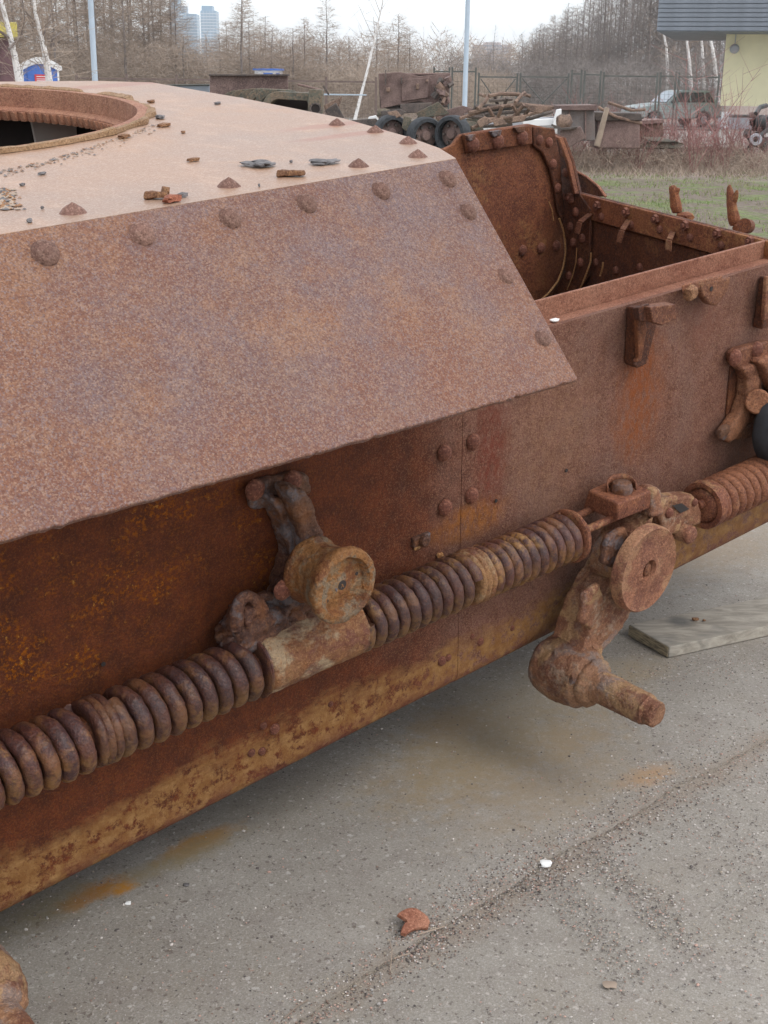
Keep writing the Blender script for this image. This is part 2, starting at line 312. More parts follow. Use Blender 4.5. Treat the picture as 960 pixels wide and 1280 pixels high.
def make_concrete():
    t = NT('concrete'); t.world()
    big = t.noise(1.1, 6, .65); mdn = t.noise(9, 6, .7); fin = t.noise(220, 3, .7); v1 = t.vor(85); v1c = t.vor(85, out='Color'); v2 = t.vor(38, v=t.map(loc=(3, 3, 0))); v2c = t.vor(38, v=t.map(loc=(3, 3, 0)), out='Color')
    c = t.mix(t.step(big, .35, .65), (.280, .256, .220), (.350, .324, .286))
    c = t.mix(t.math('MULTIPLY', t.step(t.noise(2.6, 6, .7, v=t.map(loc=(3, 1, 0))), .45, .68), .6), c, (.27, .235, .19))
    c = t.mix(t.math('MULTIPLY', t.step(mdn, .46, .66), .5), c, (.24, .21, .185))
    c, gr = t.grain(c, 420, (.17, .15, .13), (.46, .43, .41), .36)
    w = t.n.new('ShaderNodeVectorMath'); w.operation = 'MULTIPLY_ADD'; t.put(w.inputs[0], t.noise(60, 3, .7, col=True)); w.inputs[1].default_value = (.022,)*3; t.put(w.inputs[2], t.co)
    for sc, thr, keep, pal in ((150, .5, .62, ((.12, .095, .08), (.48, .44, .40))), (120, .50, .72, ((.10, .08, .07), (.50, .45, .41))), (62, .40, .80, ((.13, .10, .085), (.52, .49, .46))), (34, .32, .90, ((.34, .22, .17), (.56, .53, .50)))):
        mv = t.map(loc=(sc*.37, sc*.11, 0), v=w.outputs[0]); d0 = t.vor(sc, v=mv); r0 = t.sep(t.vor(sc, v=mv, out='Color'))
        rad = t.math('MULTIPLY', r0[2], thr); inside = t.step(t.math('SUBTRACT', rad, d0), -.02, .04)
        c = t.mix(t.math('MULTIPLY', t.math('MULTIPLY', inside, t.step(r0[0], keep, keep+.01)), .62), c, t.mix(t.step(r0[1], .45, .6), *pal))
    j0, j1 = JOINT[1], JOINT[8]; jd = (j1-j0).normalized(); jn = Vector((-jd.y, jd.x, 0))
    dt = t.n.new('ShaderNodeVectorMath'); dt.operation = 'DOT_PRODUCT'; t.put(dt.inputs[0], t.co); dt.inputs[1].default_value = tuple(jn)
    jdist = t.math('ABSOLUTE', t.math('SUBTRACT', dt.outputs['Value'], j0.dot(jn)))
    jm = t.step(t.math('ADD', jdist, t.math('MULTIPLY', t.math('SUBTRACT', t.noise(7, 6, .75), .5), .16)), .055, .0, 0, 1)
    c = t.mix(t.math('MULTIPLY', jm, t.step(t.noise(150, 4, .8), .35, .6, .35, .95)), c, t.mix(t.step(t.noise(260, 3, .8), .4, .6), (.19, .15, .12), (.36, .30, .24)))
    # rust run-off stains, each where something dripped
    for (px, py, rx, ry, col, amt) in ((125, 1112, .055, .03, (.43, .17, .025), 1.0), (95, 1128, .04, .025, (.40, .155, .03), .9), (250, 1052, .10, .03, (.46, .22, .035), .95), (225, 1072, .16, .035, (.30, .235, .13), .7), (60, 1135, .14, .06, (.27, .22, .12), .55), (152, 1110, .03, .02, (.47, .22, .04), .9),
                                       (590, 950, .30, .16, (.33, .245, .14), .7), (808, 972, .085, .04, (.42, .24, .11), .6), (565, 905, .12, .08, (.36, .23, .11), .6), (430, 870, .10, .05, (.34, .22, .11), .5), (690, 985, .30, .14, (.30, .235, .16), .6), (640, 890, .35, .2, (.27, .22, .15), .6), (720, 920, .16, .08, (.31, .235, .15), .5), (880, 690, .5, .2, (.28, .21, .14), .6), (770, 850, .22, .09, (.33, .25, .15), .5), (320, 1010, .2, .08, (.22, .20, .16), .4)):
        p = gnd(px, py); ang = math.atan2(HA.y, HA.x)
        q = t.map((1, 1, 0), (-(p.x*math.cos(ang)+p.y*math.sin(ang)), -(-p.x*math.sin(ang)+p.y*math.cos(ang)), 0), (0, 0, -ang)); q = t.map((1/rx, 1/ry, 0), v=q)
        dd = t.math('ADD', t.dist((0, 0, 0), q), t.math('MULTIPLY', t.math('SUBTRACT', t.noise(16, 6, .78), .5), 2.6))
        c = t.mix(t.math('MULTIPLY', t.step(dd, 1.35, .35, 0, 1), t.math('MULTIPLY', t.step(t.noise(48, 6, .84), .36, .56, .5, 1.15), amt)), c, col)
    M['concrete'] = t.fin(c, .85, t.bump(t.math('ADD', t.math('ADD', fin, t.math('MULTIPLY', gr, .5)), t.math('MULTIPLY', mdn, 3)), .5, .003), 0, .25)
    t = NT('joint_grit'); t.world()
    M['grit'] = t.fin(t.mix(t.step(t.noise(160, 4, .8), .35, .65), (.15, .125, .10), (.36, .31, .25)), .95, t.bump(t.noise(160, 4, .8), 1, .004))
make_concrete()
def make_ground():
    t = NT('earth_and_grass'); t.world()
    a = t.noise(.9, 6, .7); b = t.noise(14, 5, .8); d = t.noise(.25, 4, .6, v=t.map((.4, 1.5, 1)))
    soil = t.mix(t.step(b, .35, .65), (.12, .095, .075), (.22, .18, .145))
    gr = t.mix(t.step(b, .35, .65), (.085, .115, .045), (.20, .23, .095))
    x, y = t.sep()[0], t.sep()[1]
    c = t.mix(t.step(a, .47, .60), soil, gr)
    dry = t.mix(t.step(b, .35, .65), (.22, .17, .145), (.35, .29, .25))
    yy = t.math('ADD', y, t.math('MULTIPLY', a, 5))
    c = t.mix(t.step(yy, 26.0, 28.5), c, dry)
    c = t.mix(t.step(y, 33.0, 33.6), c, t.mix(t.step(t.noise(2, 5), .35, .65), (.30, .29, .27), (.38, .37, .345)))
    c = t.mix(t.step(y, 62.0, 66), c, dry)
    M['ground'] = t.fin(c, .95, t.bump(b, .6, .03), 0, .2)
    t = NT('grass_blade'); g = t.n.new('ShaderNodeNewGeometry'); k = t.noise(2.5, 4, .7, v=g.outputs['Position'])
    M['grass'] = t.fin(t.mix(t.step(k, .4, .62), (.26, .24, .13), (.19, .26, .085)), .8)
make_ground()
BUMPY = M

# ------------------------------------------------------------------ mesh building
class MB:
    def __init__(s): s.v = []; s.f = []; s.mi = []; s.cur = 0
    def add(s, vs, fs):
        n = len(s.v); s.v += [tuple(v) for v in vs]; s.f += [tuple(i+n for i in f) for f in fs]; s.mi += [s.cur]*len(fs); return s
    def box(s, c, d, rot=None):
        c = Vector(c); x, y, z = d[0]/2, d[1]/2, d[2]/2
        vs = [Vector((i*x, j*y, k*z)) for i in (-1, 1) for j in (-1, 1) for k in (-1, 1)]
        if rot is not None:
            rm = rot if isinstance(rot, Matrix) else Euler(rot).to_matrix()
            vs = [rm @ v for v in vs]
        return s.add([v+c for v in vs], [(0, 1, 3, 2), (4, 6, 7, 5), (0, 4, 5, 1), (2, 3, 7, 6), (0, 2, 6, 4), (1, 5, 7, 3)])
    def hexa(s, p):   # 8 points: bottom ring of 4 then top ring of 4
        return s.add(p, [(3, 2, 1, 0), (4, 5, 6, 7), (0, 1, 5, 4), (1, 2, 6, 5), (2, 3, 7, 6), (3, 0, 4, 7)])
    def cyl(s, a, b, r0, r1=None, seg=16, caps=True):
        r1 = r0 if r1 is None else r1
        return s.lathe(a, b, [(0, r0), (1, r1)], seg, caps)
    def lathe(s, a, b, prof, seg=24, caps=True, arc=None, jit=0.0, seed=0):
        """prof: (t along a->b, radius)"""
        a, b = Vector(a), Vector(b); d = b-a; z = d.normalized(); x = z.orthogonal().normalized(); y = z.cross(x)
        vs, fs = [], []; rnd = random.Random(seed)
        for (t, r) in prof:
            for k in range(seg):
                an = 2*PI*k/seg; rr = r*(1+jit*(rnd.random()-.5))
                vs.append(a + d*t + (x*math.cos(an)+y*math.sin(an))*rr)
        for i in range(len(prof)-1):
            for k in range(seg):
                k2 = (k+1) % seg
                fs.append((i*seg+k, i*seg+k2, (i+1)*seg+k2, (i+1)*seg+k))
        if caps:
            fs.append(tuple(reversed(range(seg)))); n = (len(prof)-1)*seg; fs.append(tuple(range(n, n+seg)))
        return s.add(vs, fs)
    def tube(s, pts, r, seg=8, caps=True, closed=False):
        pts = [Vector(p) for p in pts]; n = len(pts); rs = r if isinstance(r, (list, tuple)) else [r]*n
        vs, fs = [], []; prev = None
        for i, p in enumerate(pts):
            tdir = (pts[min(i+1, n-1)]-pts[max(i-1, 0)]).normalized()
            if prev is None: prev = tdir.orthogonal().normalized()
            prev = (prev - tdir*prev.dot(tdir)).normalized(); y = tdir.cross(prev)
            for k in range(seg):
                an = 2*PI*k/seg; vs.append(p+(prev*math.cos(an)+y*math.sin(an))*rs[i])
        for i in range(n-1):
            for k in range(seg):
                k2 = (k+1) % seg; fs.append((i*seg+k, i*seg+k2, (i+1)*seg+k2, (i+1)*seg+k))
        if caps: fs.append(tuple(reversed(range(seg)))); fs.append(tuple(range((n-1)*seg, n*seg)))
        return s.add(vs, fs)
    def prism(s, poly, off):
        """flat polygon (3D points) thickened by the vector off"""
        off = Vector(off); poly = [Vector(p) for p in poly]; n = len(poly)
        vs = poly+[p+off for p in poly]
        fs = [tuple(range(n)), tuple(reversed(range(n, 2*n)))]+[(i, i+n, (i+1) % n+n, (i+1) % n) for i in range(n)]
        return s.add(vs, fs)
    def grid(s, fn, nu, nv, closed=False):
        vs = [fn(i/nu, j/nv) for j in range(nv+1) for i in range(nu+1)]
        fs = [(j*(nu+1)+i, j*(nu+1)+i+1, (j+1)*(nu+1)+i+1, (j+1)*(nu+1)+i) for j in range(nv) for i in range(nu)]
        return s.add(vs, fs)
    def dome(s, c, nrm, r, h, seg=14, cone=0.0, seed=0, rings=4):
        """rivet head; cone 1 gives a peaked head"""
        nrm = Vector(nrm).normalized(); x = nrm.orthogonal().normalized(); y = nrm.cross(x); c = Vector(c); rnd = random.Random(seed)
        vs, fs = [], []
        for i in range(rings):
            a = (PI/2)*i/rings
            rr, hh = math.cos(a), math.sin(a)
            tt = i/rings; rr = rr*(1-cone)+(1-tt)*cone; hh = hh*(1-cone)+tt*cone
            for k in range(seg):
                an = 2*PI*k/seg; j = 1+.09*(rnd.random()-.5)
                vs.append(c+(x*math.cos(an)+y*math.sin(an))*r*rr*j+nrm*h*hh*j)
        vs.append(c+nrm*h)
        for i in range(rings-1):
            for k in range(seg): k2 = (k+1) % seg; fs.append((i*seg+k, i*seg+k2, (i+1)*seg+k2, (i+1)*seg+k))
        n = (rings-1)*seg
        for k in range(seg): fs.append((n+k, n+(k+1) % seg, n+seg))
        fs.append(tuple(reversed(range(seg))))
        return s.add(vs, fs)
    def rock(s, c, d, seed=0, rough=.25, rot=0.0):
        bm = bmesh.new(); bmesh.ops.create_icosphere(bm, subdivisions=2, radius=1)
        rm = Matrix.Rotation(rot, 3, 'Z')
        vs = []
        for v in bm.verts:
            q = v.co.copy(); e = max(abs(q.x), abs(q.y), abs(q.z)); q = q.lerp(q/e, .55)
            q *= 1+rough*mnoise.noise(q*1.6+Vector((seed*7.3, seed*1.7, 0)))+rough*.5*mnoise.noise(q*4+Vector((seed, 0, 0)))
            vs.append(Vector(c)+rm @ Vector((q.x*d[0]/2, q.y*d[1]/2, q.z*d[2]/2)))
        fs = [tuple(v.index for v in f.verts) for f in bm.faces]; bm.free()
        return s.add(vs, fs)
    def mesh(s, name, mats, smooth=True, auto=35):
        me = bpy.data.meshes.new(name); me.from_pydata(s.v, [], s.f)
        for mt in (mats if isinstance(mats, (list, tuple)) else [mats]): me.materials.append(mt)
        if any(s.mi): me.polygons.foreach_set('material_index', s.mi)
        if smooth:
            me.polygons.foreach_set('use_smooth', [True]*len(me.polygons))
            try: me.set_sharp_from_angle(angle=R(auto))
            except Exception: pass
        me.update(); return me
    def build(s, name, mats, parent=None, bevel=0.0, smooth=True, auto=35, seg=2):
        me = s.mesh(name, mats, smooth, auto)
        o = bpy.data.objects.new(name, me); COL.objects.link(o)
        if parent is not None: o.parent = parent
        if bevel:
            bv = o.modifiers.new('bevel', 'BEVEL'); bv.width = bevel; bv.segments = seg; bv.limit_method = 'ANGLE'; bv.angle_limit = R(40)
        return o

def tag(o, label=None, cat=None, group=None, kind=None):
    if label: o['label'] = label
    if cat: o['category'] = cat
    if group: o['group'] = group
    if kind: o['kind'] = kind
    return o
def empty(name, location=(0, 0, 0), rz=0.0):
    o = bpy.data.objects.new(name, None); COL.objects.link(o); o.location = location; o.rotation_euler = (0, 0, rz); o.empty_display_size = .2
    return o
def kids(o): return list(o.children)
def copy_tree(o, parent=None, depth=0):
    c = o.copy(); COL.objects.link(c); c.parent = parent
    for ch in kids(o): copy_tree(ch, c, depth+1)
    return c
def inst(me, name, parent, location=(0, 0, 0), rot=None):
    o = bpy.data.objects.new(name, me); COL.objects.link(o); o.parent = parent; o.location = location
    if rot is not None: o.rotation_euler = rot
    return o
def disp(o, levels, strength, size, seed=0, mid=.5):
    """hammered, corroded surface: subdivide and push about with a cloud texture"""
    if levels:
        sd = o.modifiers.new('sub', 'SUBSURF'); sd.levels = levels; sd.render_levels = levels; sd.subdivision_type = 'SIMPLE' if levels < 0 else 'CATMULL_CLARK'
    tx = bpy.data.textures.new('crust', 'CLOUDS'); tx.noise_scale = size; tx.noise_depth = 3
    dm = o.modifiers.new('crust', 'DISPLACE'); dm.texture = tx; dm.strength = strength; dm.mid_level = mid; dm.texture_coords = 'LOCAL'
    return o

def cast(o, voxel=.006, d1=.012, s1=.05, d2=.004, s2=.012):
    """rough casting: rounded by a voxel remesh, then dented and pitted"""
    r = o.modifiers.new('cast', 'REMESH'); r.mode = 'VOXEL'; r.voxel_size = voxel; r.use_smooth_shade = True
    if d1: disp(o, 0, d1, s1)
    if d2: disp(o, 0, d2, s2)
    return o
# ================================================================== the hulk
hull = bpy.data.objects.new('tank_hull', None); COL.objects.link(hull); hull.matrix_world = HM; hull.empty_display_size = .3
tag(hull, 'rusty riveted tank hull without turret, big coil springs along its side', 'tank hull')
HD, HR = 1.17, .838                         # deck height, rim height
def seam_l(): return sO(577, 590, 0).x
SL = seam_l()
def side_plate(l0, l1, o, name, top=.792):
    prof = [(o, top), (o, .022), (o-.003, .008), (o-.010, -.004), (o-.022, -.012), (o-.05, -.016), (o-.07, -.016), (o-.07, -.002), (o-.026, .004), (o-.014, .03), (o-.014, top)]
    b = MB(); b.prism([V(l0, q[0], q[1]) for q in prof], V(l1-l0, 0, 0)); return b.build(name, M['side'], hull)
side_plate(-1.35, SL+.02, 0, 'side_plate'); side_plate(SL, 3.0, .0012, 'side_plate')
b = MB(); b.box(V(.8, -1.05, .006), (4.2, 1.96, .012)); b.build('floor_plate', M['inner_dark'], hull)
b = MB(); b.box(V(.82, -.032, .786), (4.3, .036, .012)); b.build('ledge', M['rim'], hull, bevel=.002)
b = MB(); b.hexa([V(.9, -.052, .78), V(2.47, -.052, .78), V(2.47, -.061, .78), V(.9, -.061, .78), V(.9, -.052, HR), V(2.36, -.052, HR), V(2.36, -.061, HR), V(.9, -.061, HR)])
b.build('upper_rim', M['rim'], hull, bevel=.0025)
# superstructure: deck plate with the turret opening
RC, RR = V(.480, -1.577, HD), .776
out_px = [(570, 198), (549, 185), (510, 171), (430, 148), (300, 122), (190, 103), (120, 101), (0, 102)]
T1 = sH(570, 198, HD); T0 = sH(0, 293, HD); TL = T1 + (T0-T1)*((T1.x+1.4)/(T1.x-T0.x))
outl = [TL, T0] + [sH(x, y, HD) for x, y in out_px] + [V(.6, -2.56, HD), V(-1.4, -2.56, HD)]
def holed_plate(outer, c, r, th, name, mat, seg=96):
    from mathutils.geometry import tessellate_polygon
    inner = [c+V(math.cos(2*PI*k/seg)*r, math.sin(2*PI*k/seg)*r, 0) for k in range(seg)]
    pts = outer+inner; n, k = len(outer), seg
    tris = tessellate_polygon([outer, inner]); N = n+k
    b = MB(); vs = pts+[p-Vector((0, 0, th)) for p in pts]; fs = []
    for t in tris:
        a, bb, c3 = [vs[i] for i in t]
        if (bb-a).cross(c3-a).z < 0: t = tuple(reversed(t))
        fs.append(tuple(t)); fs.append(tuple(i+N for i in reversed(t)))
    for i in range(n): j = (i+1) % n; fs.append((i, j, j+N, i+N))
    for i in range(k): j = (i+1) % k; fs.append((n+j, n+i, n+i+N, n+j+N))
    b.add(vs, fs); return b.build(name, mat, hull, smooth=False)
holed_plate(outl, RC, RR+.012, .014, 'deck_plate', M['deck'])
for i in range(1, len(outl)):               # walls under the deck edge, stopping at the hull top
    p, q = outl[i], outl[(i+1) % len(outl)]
    if i == len(outl)-1 or (p-q).length < 1e-4: continue
    if i == 1: continue
    cen = (RC+V(0, 0, 0))
    pi, qi = p+(cen-p).normalized()*.03, q+(cen-q).normalized()*.03
    dn = Vector((0, 0, -(HD-.80))); inn = (cen-(pi+qi)/2); inn.z = 0; inn = inn.normalized()*.012
    MB().prism([pi-Vector((0, 0, .0145)), qi-Vector((0, 0, .0145)), qi+dn, pi+dn], inn).build('upper_wall', M['black'], hull)  # walls coloured near black to stand in for the unlit interior
# ring: lip, inner wall, ledge and toothed race
def ring(prof, name, mat, c=RC, seg=144, jit=None):
    def fn(u, v):
        i = v*(len(prof)-1); k = min(int(i), len(prof)-2); f = i-k
        r = prof[k][0]*(1-f)+prof[k+1][0]*f; h = prof[k][1]*(1-f)+prof[k+1][1]*f
        a = 2*PI*u
        if jit: r, h = jit(a, r, h, i)
        return c+V(math.cos(a)*r, math.sin(a)*r, h)
    b = MB(); b.grid(fn, seg, len(prof)-1); return b.build(name, mat, hull, auto=40)
ring([(.808, .0), (.806, .005), (.79, .007), (RR, .006), (RR-.002, -.006), (RR-.004, -.046), (RR-.022, -.050), (RR-.028, -.054), (RR-.028, -.058), (.80, -.064), (.80, -.016)], 'turret_ring', M['ring'])
def crust(a, r, h, i):
    n = mnoise.noise(Vector((math.cos(a)*6, math.sin(a)*6, 0))); n2 = mnoise.noise(Vector((math.cos(a)*22, math.sin(a)*22, 3)))
    s_ = 1 if n > -.25 else .35
    return (r + (.016*n+.008*n2 if i < 3 else 0), h*s_*(1+.5*n2))
ring([(.822, .0012), (.820, .011), (.811, .013), (.799, .008), (.798, .0012)], 'ring_crust', M['olive'], seg=260, jit=crust)
ring([(RR-.026, -.055), (RR-.022, -.082), (.80, -.082), (.80, -.07)], 'gear_race', M['ring'])
tb = MB(); tb.hexa([V(0, -.008, -.026), V(0, .008, -.026), V(.03, .008, -.026), V(.03, -.008, -.026), V(-.010, -.006, 0), V(-.010, .006, 0), V(.03, .005, 0), V(.03, -.005, 0)][:8])
tme = tb.mesh('gear_tooth', M['ring'], smooth=False)
NT_ = 150
for k in range(NT_):
    a = 2*PI*k/NT_; p = RC+V(math.cos(a)*(RR-.034), math.sin(a)*(RR-.034), -.056)
    inst(tme, 'gear_tooth', hull, p, (0, 0, -a))
b = MB(); pp = [sO(x, y, -1.99) for x, y in ((37, 140), (95, 143), (98, 200), (52, 214))]; b.prism(pp, V(0, -.01, 0)); b.build('inner_panel', M['pale'], hull, bevel=.002)
b = MB(); b.box(V(-.1, -2.5, .42), (3.3, .02, .72)); b.build('inner_wall', M['black'], hull)  # this wall and the bulkhead: interior shade put into a near black colour
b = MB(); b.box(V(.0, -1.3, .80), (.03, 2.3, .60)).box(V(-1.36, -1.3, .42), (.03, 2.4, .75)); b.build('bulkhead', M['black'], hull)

# sloping side plate with its domed rivets
B1 = sO(723, 474, .3)
FN = (T0-T1).cross(B1-T1).normalized()
if FN.y > 0: FN = -FN                       # outward is -Y
def w2(p): return HM @ p
FNW = (HM.to_3x3() @ FN).normalized()
def sF(x, y, off=0.0): return loc(hit(x, y, w2(T1)+FNW*off, FNW))
B0 = sF(0, 677); BL = B1+(B0-B1)*((B1.x+1.4)/(B1.x-B0.x))
b = MB()
NB = 220
edge = [B1.lerp(BL, k/NB) + FN.cross(V(1, 0, 0)).normalized()*(.0035*mnoise.noise(Vector((k*.9, 2, 1)))+.002*mnoise.noise(Vector((k*.31, 5, 1)))) for k in range(NB+1)]
b.prism([TL, T1]+edge, -FN*.013)
fl = b.build('sloping_plate', M['flare'], hull, bevel=.0025)
rv = MB().dome((0, 0, 0), (0, 0, 1), .0205, .0165, 18, .15, 3, 5).mesh('rivet', M['rivet'])
rv_c = MB().dome((0, 0, 0), (0, 0, 1), .023, .0175, 14, .75, 5, 5).mesh('rivet', M['rivet'])
rv_s = MB().dome((0, 0, 0), (0, 0, 1), .016, .011, 14, .0, 7, 4).mesh('rivet', M['rivet_dark'])
nutm = MB().cyl((0, 0, 0), (0, 0, .014), .017, .016, 6); nutm.cyl((0, 0, .012), (0, 0, .022), .009, .008, 10); nut = nutm.mesh('nut', M['rivet_dark'], smooth=False)
def put(me, name, p, nrm, parent=hull, s=1.0, spin=0.0):
    o = bpy.data.objects.new(name, me); COL.objects.link(o); o.parent = parent; o.location = p
    o.rotation_mode = 'QUATERNION'; o.rotation_quaternion = Vector(nrm).to_track_quat('Z', 'Y'); o.scale = (s, s, s); return o
OUT = V(0, 1, 0)
for i, (x, y) in enumerate([(56, 317), (177, 293), (287, 273), (383, 255), (476, 239), (559, 224), (585, 265), (632, 345), (678, 423), (-75, 345)]):
    put(rv, 'rivet', sF(x, y), FN, s=[1.12, 1.08, 1, .98, .97, .98, .92, .86, .86, 1][i])
for i, (x, y) in enumerate([(91, 266), (286, 233), (448, 208), (522, 196), (510, 179), (469, 165), (421, 156), (-40, 292)]):
    put(rv_c, 'rivet', sH(x, y, HD), (0, 0, 1), s=[.98, .94, .9, .88, .88, .88, .88, .9][i])
for (x, y) in [(591, 552), (555, 566), (589, 619), (556, 634)]:
    put(rv_s, 'rivet', sO(x, y, .003), OUT, s=1.25)
for (x, y, s_) in [(343, 911, .8), (329, 907, .55), (314, 941, .6), (327, 939, .6), (413, 880, .45), (560, 822, .6), (600, 802, .7), (590, 795, .5), (552, 826, .8), (640, 785, .5)]:
    put(rv_s, 'stud', sO(x, y, .0), OUT, s=s_)
for (x, y) in [(708, 588), (620, 626), (129, 830)]:
    b = MB(); p = sO(x, y, .0036); b.cyl(p, p+V(0, .0012, 0), .0045, seg=10); b.build('bolt_hole', M['black'], hull)
p = sO(525, 674, .002); b = MB(); b.box(p, (.05, .016, .022)).cyl(p, p+V(0, .02, 0), .012, seg=10); b.build('lug', M['bracket'], hull, bevel=.003)
for (x, y) in ((521, 684), (550, 694)):
    p = sO(x, y, .004); MB().rock(p, (.018, .008, .012), x).build('flake', M['seam'], hull)
p = sO(697, 398, -.01); MB().rock(V(p.x, -.018, .797), (.022, .016, .006), 5).build('white_flake', M['white'], hull)
p = sO(641, 657, .13)

# ---- springs
A0 = sO(0, 963, .085); A1 = sO(711, 670, .085); AD = (A1-A0)/(A1.x-A0.x)
def ax(l): return A0+AD*(l-A0.x)
def helix(l0, l1, name='coil_spring', mat='spring', base=None, rad=.0462, wire=.0152, pitch=.0330, phase=0.0, seg=14):
    f = base or ax; n = max(1, round((l1-l0)/pitch)); per = 44
    pts = []; d = (f(l1)-f(l0)).normalized(); u = d.orthogonal().normalized(); w_ = d.cross(u)
    for i in range(n*per+1):
        t = i/(n*per); a = 2*PI*i/per+phase
        rr = rad*(1+.02*math.sin(i*.13+phase))
        pts.append(f(l0+(l1-l0)*t)+(u*math.cos(a)+w_*math.sin(a))*rr)
    b = MB(); b.tube(pts, wire, seg); o = b.build(name, M[mat], hull); disp(o, 0, .0045, .018, mid=.5); disp(o, 0, .0022, .006); return o
def collar(l0, l1, r, name='spring_collar', mat='spring', base=None, bev=.004, prof=None, d=.004):
    f = base or ax
    b = MB(); b.lathe(f(l0), f(l1), prof or [(0, r*.80), (0.02, r*.93), (.2, r), (.45, r*.97), (.55, r*.99), (.8, r), (.98, r*.93), (1, r*.80)], 36, True, jit=.03, seed=int(l0*100))
    o = b.build(name, M[mat], hull, auto=60); disp(o, 0, d, .02); return o
lb1, lb2 = sO(104, 918, .085).x, sO(137, 905, .085).x
ls0, ls1 = sO(318, 836, .085).x, sO(440, 786, .085).x
lc1, lc2 = sO(578, 728, .085).x, sO(600, 718, .085).x
le = A1.x
PACK = [(0, .046), (.02, .055), (.12, .0605), (.22, .061), (.30, .0575), (.36, .0605), (.52, .062), (.60, .0575), (.68, .061), (.84, .0615), (.94, .056), (1, .046)]
helix(-.70, lb1); collar(lb1+.002, lb2-.002, .0615, mat='spring', prof=PACK, d=.006); helix(lb2, ls0-.005, phase=1.0)
collar(ls0-.007, ls0+.003, .0625, mat='spring')
prof = [(0, .045), (0, .0585), (.04, .061), (.3, .0605), (.36, .059), (.9, .0575), (.96, .060), (1, .058), (1, .045)]
cast(collar(ls0+.003, ls1, .06, 'spring_sleeve', 'sleeve', prof=prof), .004, .004, .03, .004, .010)
helix(ls1+.002, lc1, phase=2.0, pitch=.0300, wire=.0140); collar(lc1+.002, lc2-.002, .0610, mat='sleeve', prof=PACK, d=.006); helix(lc2, le-.006, phase=.4, mat='spring', pitch=.0300, wire=.0140)
collar(le-.008, le+.008, .0635, 'spring_seat', 'spring2')
b = MB(); b.cyl(ax(-1.2), ax(le), .036, seg=20); b.build('spring_core', M['inner_dark'], hull)
# straw and dirt caught on top of the spring
# ---- far spring beyond the arm
C0_, C1_ = sO(880, 631, .1), sO(956, 596, .1); CD = (C1_-C0_)/(C1_.x-C0_.x)
def cx_(l): return C0_+CD*(l-C0_.x)
helix(C0_.x+.016, C0_.x+.80, base=cx_, mat='spring2', rad=.0475, phase=.5, pitch=.034)
collar(C0_.x-.012, C0_.x+.016, .064, 'spring_seat', 'spring2', base=cx_, prof=[(0, .02), (.0, .040), (.35, .046), (.0, .050), (0, .062), (.5, .0645), (1, .062), (1, .03)])
b = MB(); b.cyl(cx_(C0_.x), cx_(C0_.x+.8), .032, seg=14); b.build('spring_core', M['inner_dark'], hull)
# rods into the yoke
for dx, dy, a_, b_ in ((.030, .012, (712, 650), (764, 625)), (-.03, .0, (714, 671), (772, 645))):
    o_ = .085-dx
    p, q = sO(a_[0], a_[1], o_+.0), sO(b_[0]+6, b_[1]-3, o_)
    b = MB(); b.tube([p, q], .0095, 12); o = b.build('pull_rod', M['spring2'], hull)

# ---- open bay: skewed end wall with strap, bolts and clips; tall far plate with its corner angle
E0, E1 = sH(722, 240, HR), sH(960, 300, HR)
E1 = E0+(E1-E0)*1.035
ED = (E1-E0).normalized(); EN = V(0, 0, 1).cross(ED).normalized()
if EN.x > 0: EN = -EN                        # faces the bay
ENW = (HM.to_3x3() @ EN).normalized()
def sE(x, y, off=0.0): return loc(hit(x, y, w2(E0)+ENW*off, ENW))
def down(p, h): return Vector((p.x, p.y, h))
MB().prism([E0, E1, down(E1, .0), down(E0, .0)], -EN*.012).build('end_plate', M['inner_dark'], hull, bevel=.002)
MB().prism([E0+EN*.002, E1+EN*.002, down(E1, .765)+EN*.002, down(E0, .765)+EN*.002], EN*.010).build('top_strap', M['inner'], hull, bevel=.003)
for x, y in [(748, 255), (784, 263), (821, 272), (858, 280), (898, 290), (939, 299.5)]: put(nut, 'nut', sE(x, y+2, .012), EN, s=.85)
for x, y in [(752, 271), (789, 281), (825, 287), (863, 297), (902, 307)]: put(rv_s, 'rivet', sE(x, y, .012), EN, s=.8)
for q in (((738, 268), (725, 278), (722, 292)), ((786, 276), (778, 288), (774, 303)), ((841, 291), (837, 300), (836, 313))):
    a_, b_, c_ = sE(*q[0], .014), sE(*q[1], .05), sE(*q[2], .055)
    b = MB(); b.prism([a_-ED*.012, a_+ED*.012, b_+ED*.012, b_-ED*.012], V(0, 0, .004)).prism([b_-ED*.012, b_+ED*.012, c_+ED*.012, c_-ED*.012], EN*.004)
    b.build('hook_clip', M['spring2'], hull, bevel=.001)
for x, y in [(745, 328), (770, 338), (800, 334)]: put(rv_s, 'rivet', sE(x, y, .0), EN, s=.8)
# far plate
FO = -.93
fp = [(505, 186), (556, 186), (567, 181), (573, 172), (577, 168), (620, 161), (662, 155), (690, 161), (697, 200), (700, 262), (704, 285), (706, 310), (706, 326), (697, 352), (675, 377), (640, 420)]
fpl = [sO(x, y, FO) for x, y in fp]; fpl += [V(fpl[-1].x-.1, FO, .02), V(fpl[0].x-.2, FO, .02)]
MB().prism(fpl, V(0, -.014, 0)).build('far_plate', M['inner'], hull, bevel=.003)
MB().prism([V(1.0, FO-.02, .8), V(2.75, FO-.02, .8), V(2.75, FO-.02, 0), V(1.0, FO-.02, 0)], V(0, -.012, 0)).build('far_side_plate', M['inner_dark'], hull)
MB().prism([sO(x, y, FO+.003) for x, y in ((576, 167), (600, 163), (661, 155), (662, 180), (581, 191))], V(0, .014, 0)).build('top_strap', M['inner'], hull, bevel=.005)
for x, y in [(591, 181), (622, 177), (652, 172)]: put(rv_s, 'rivet', sO(x, y, FO+.018), OUT, s=1.5)
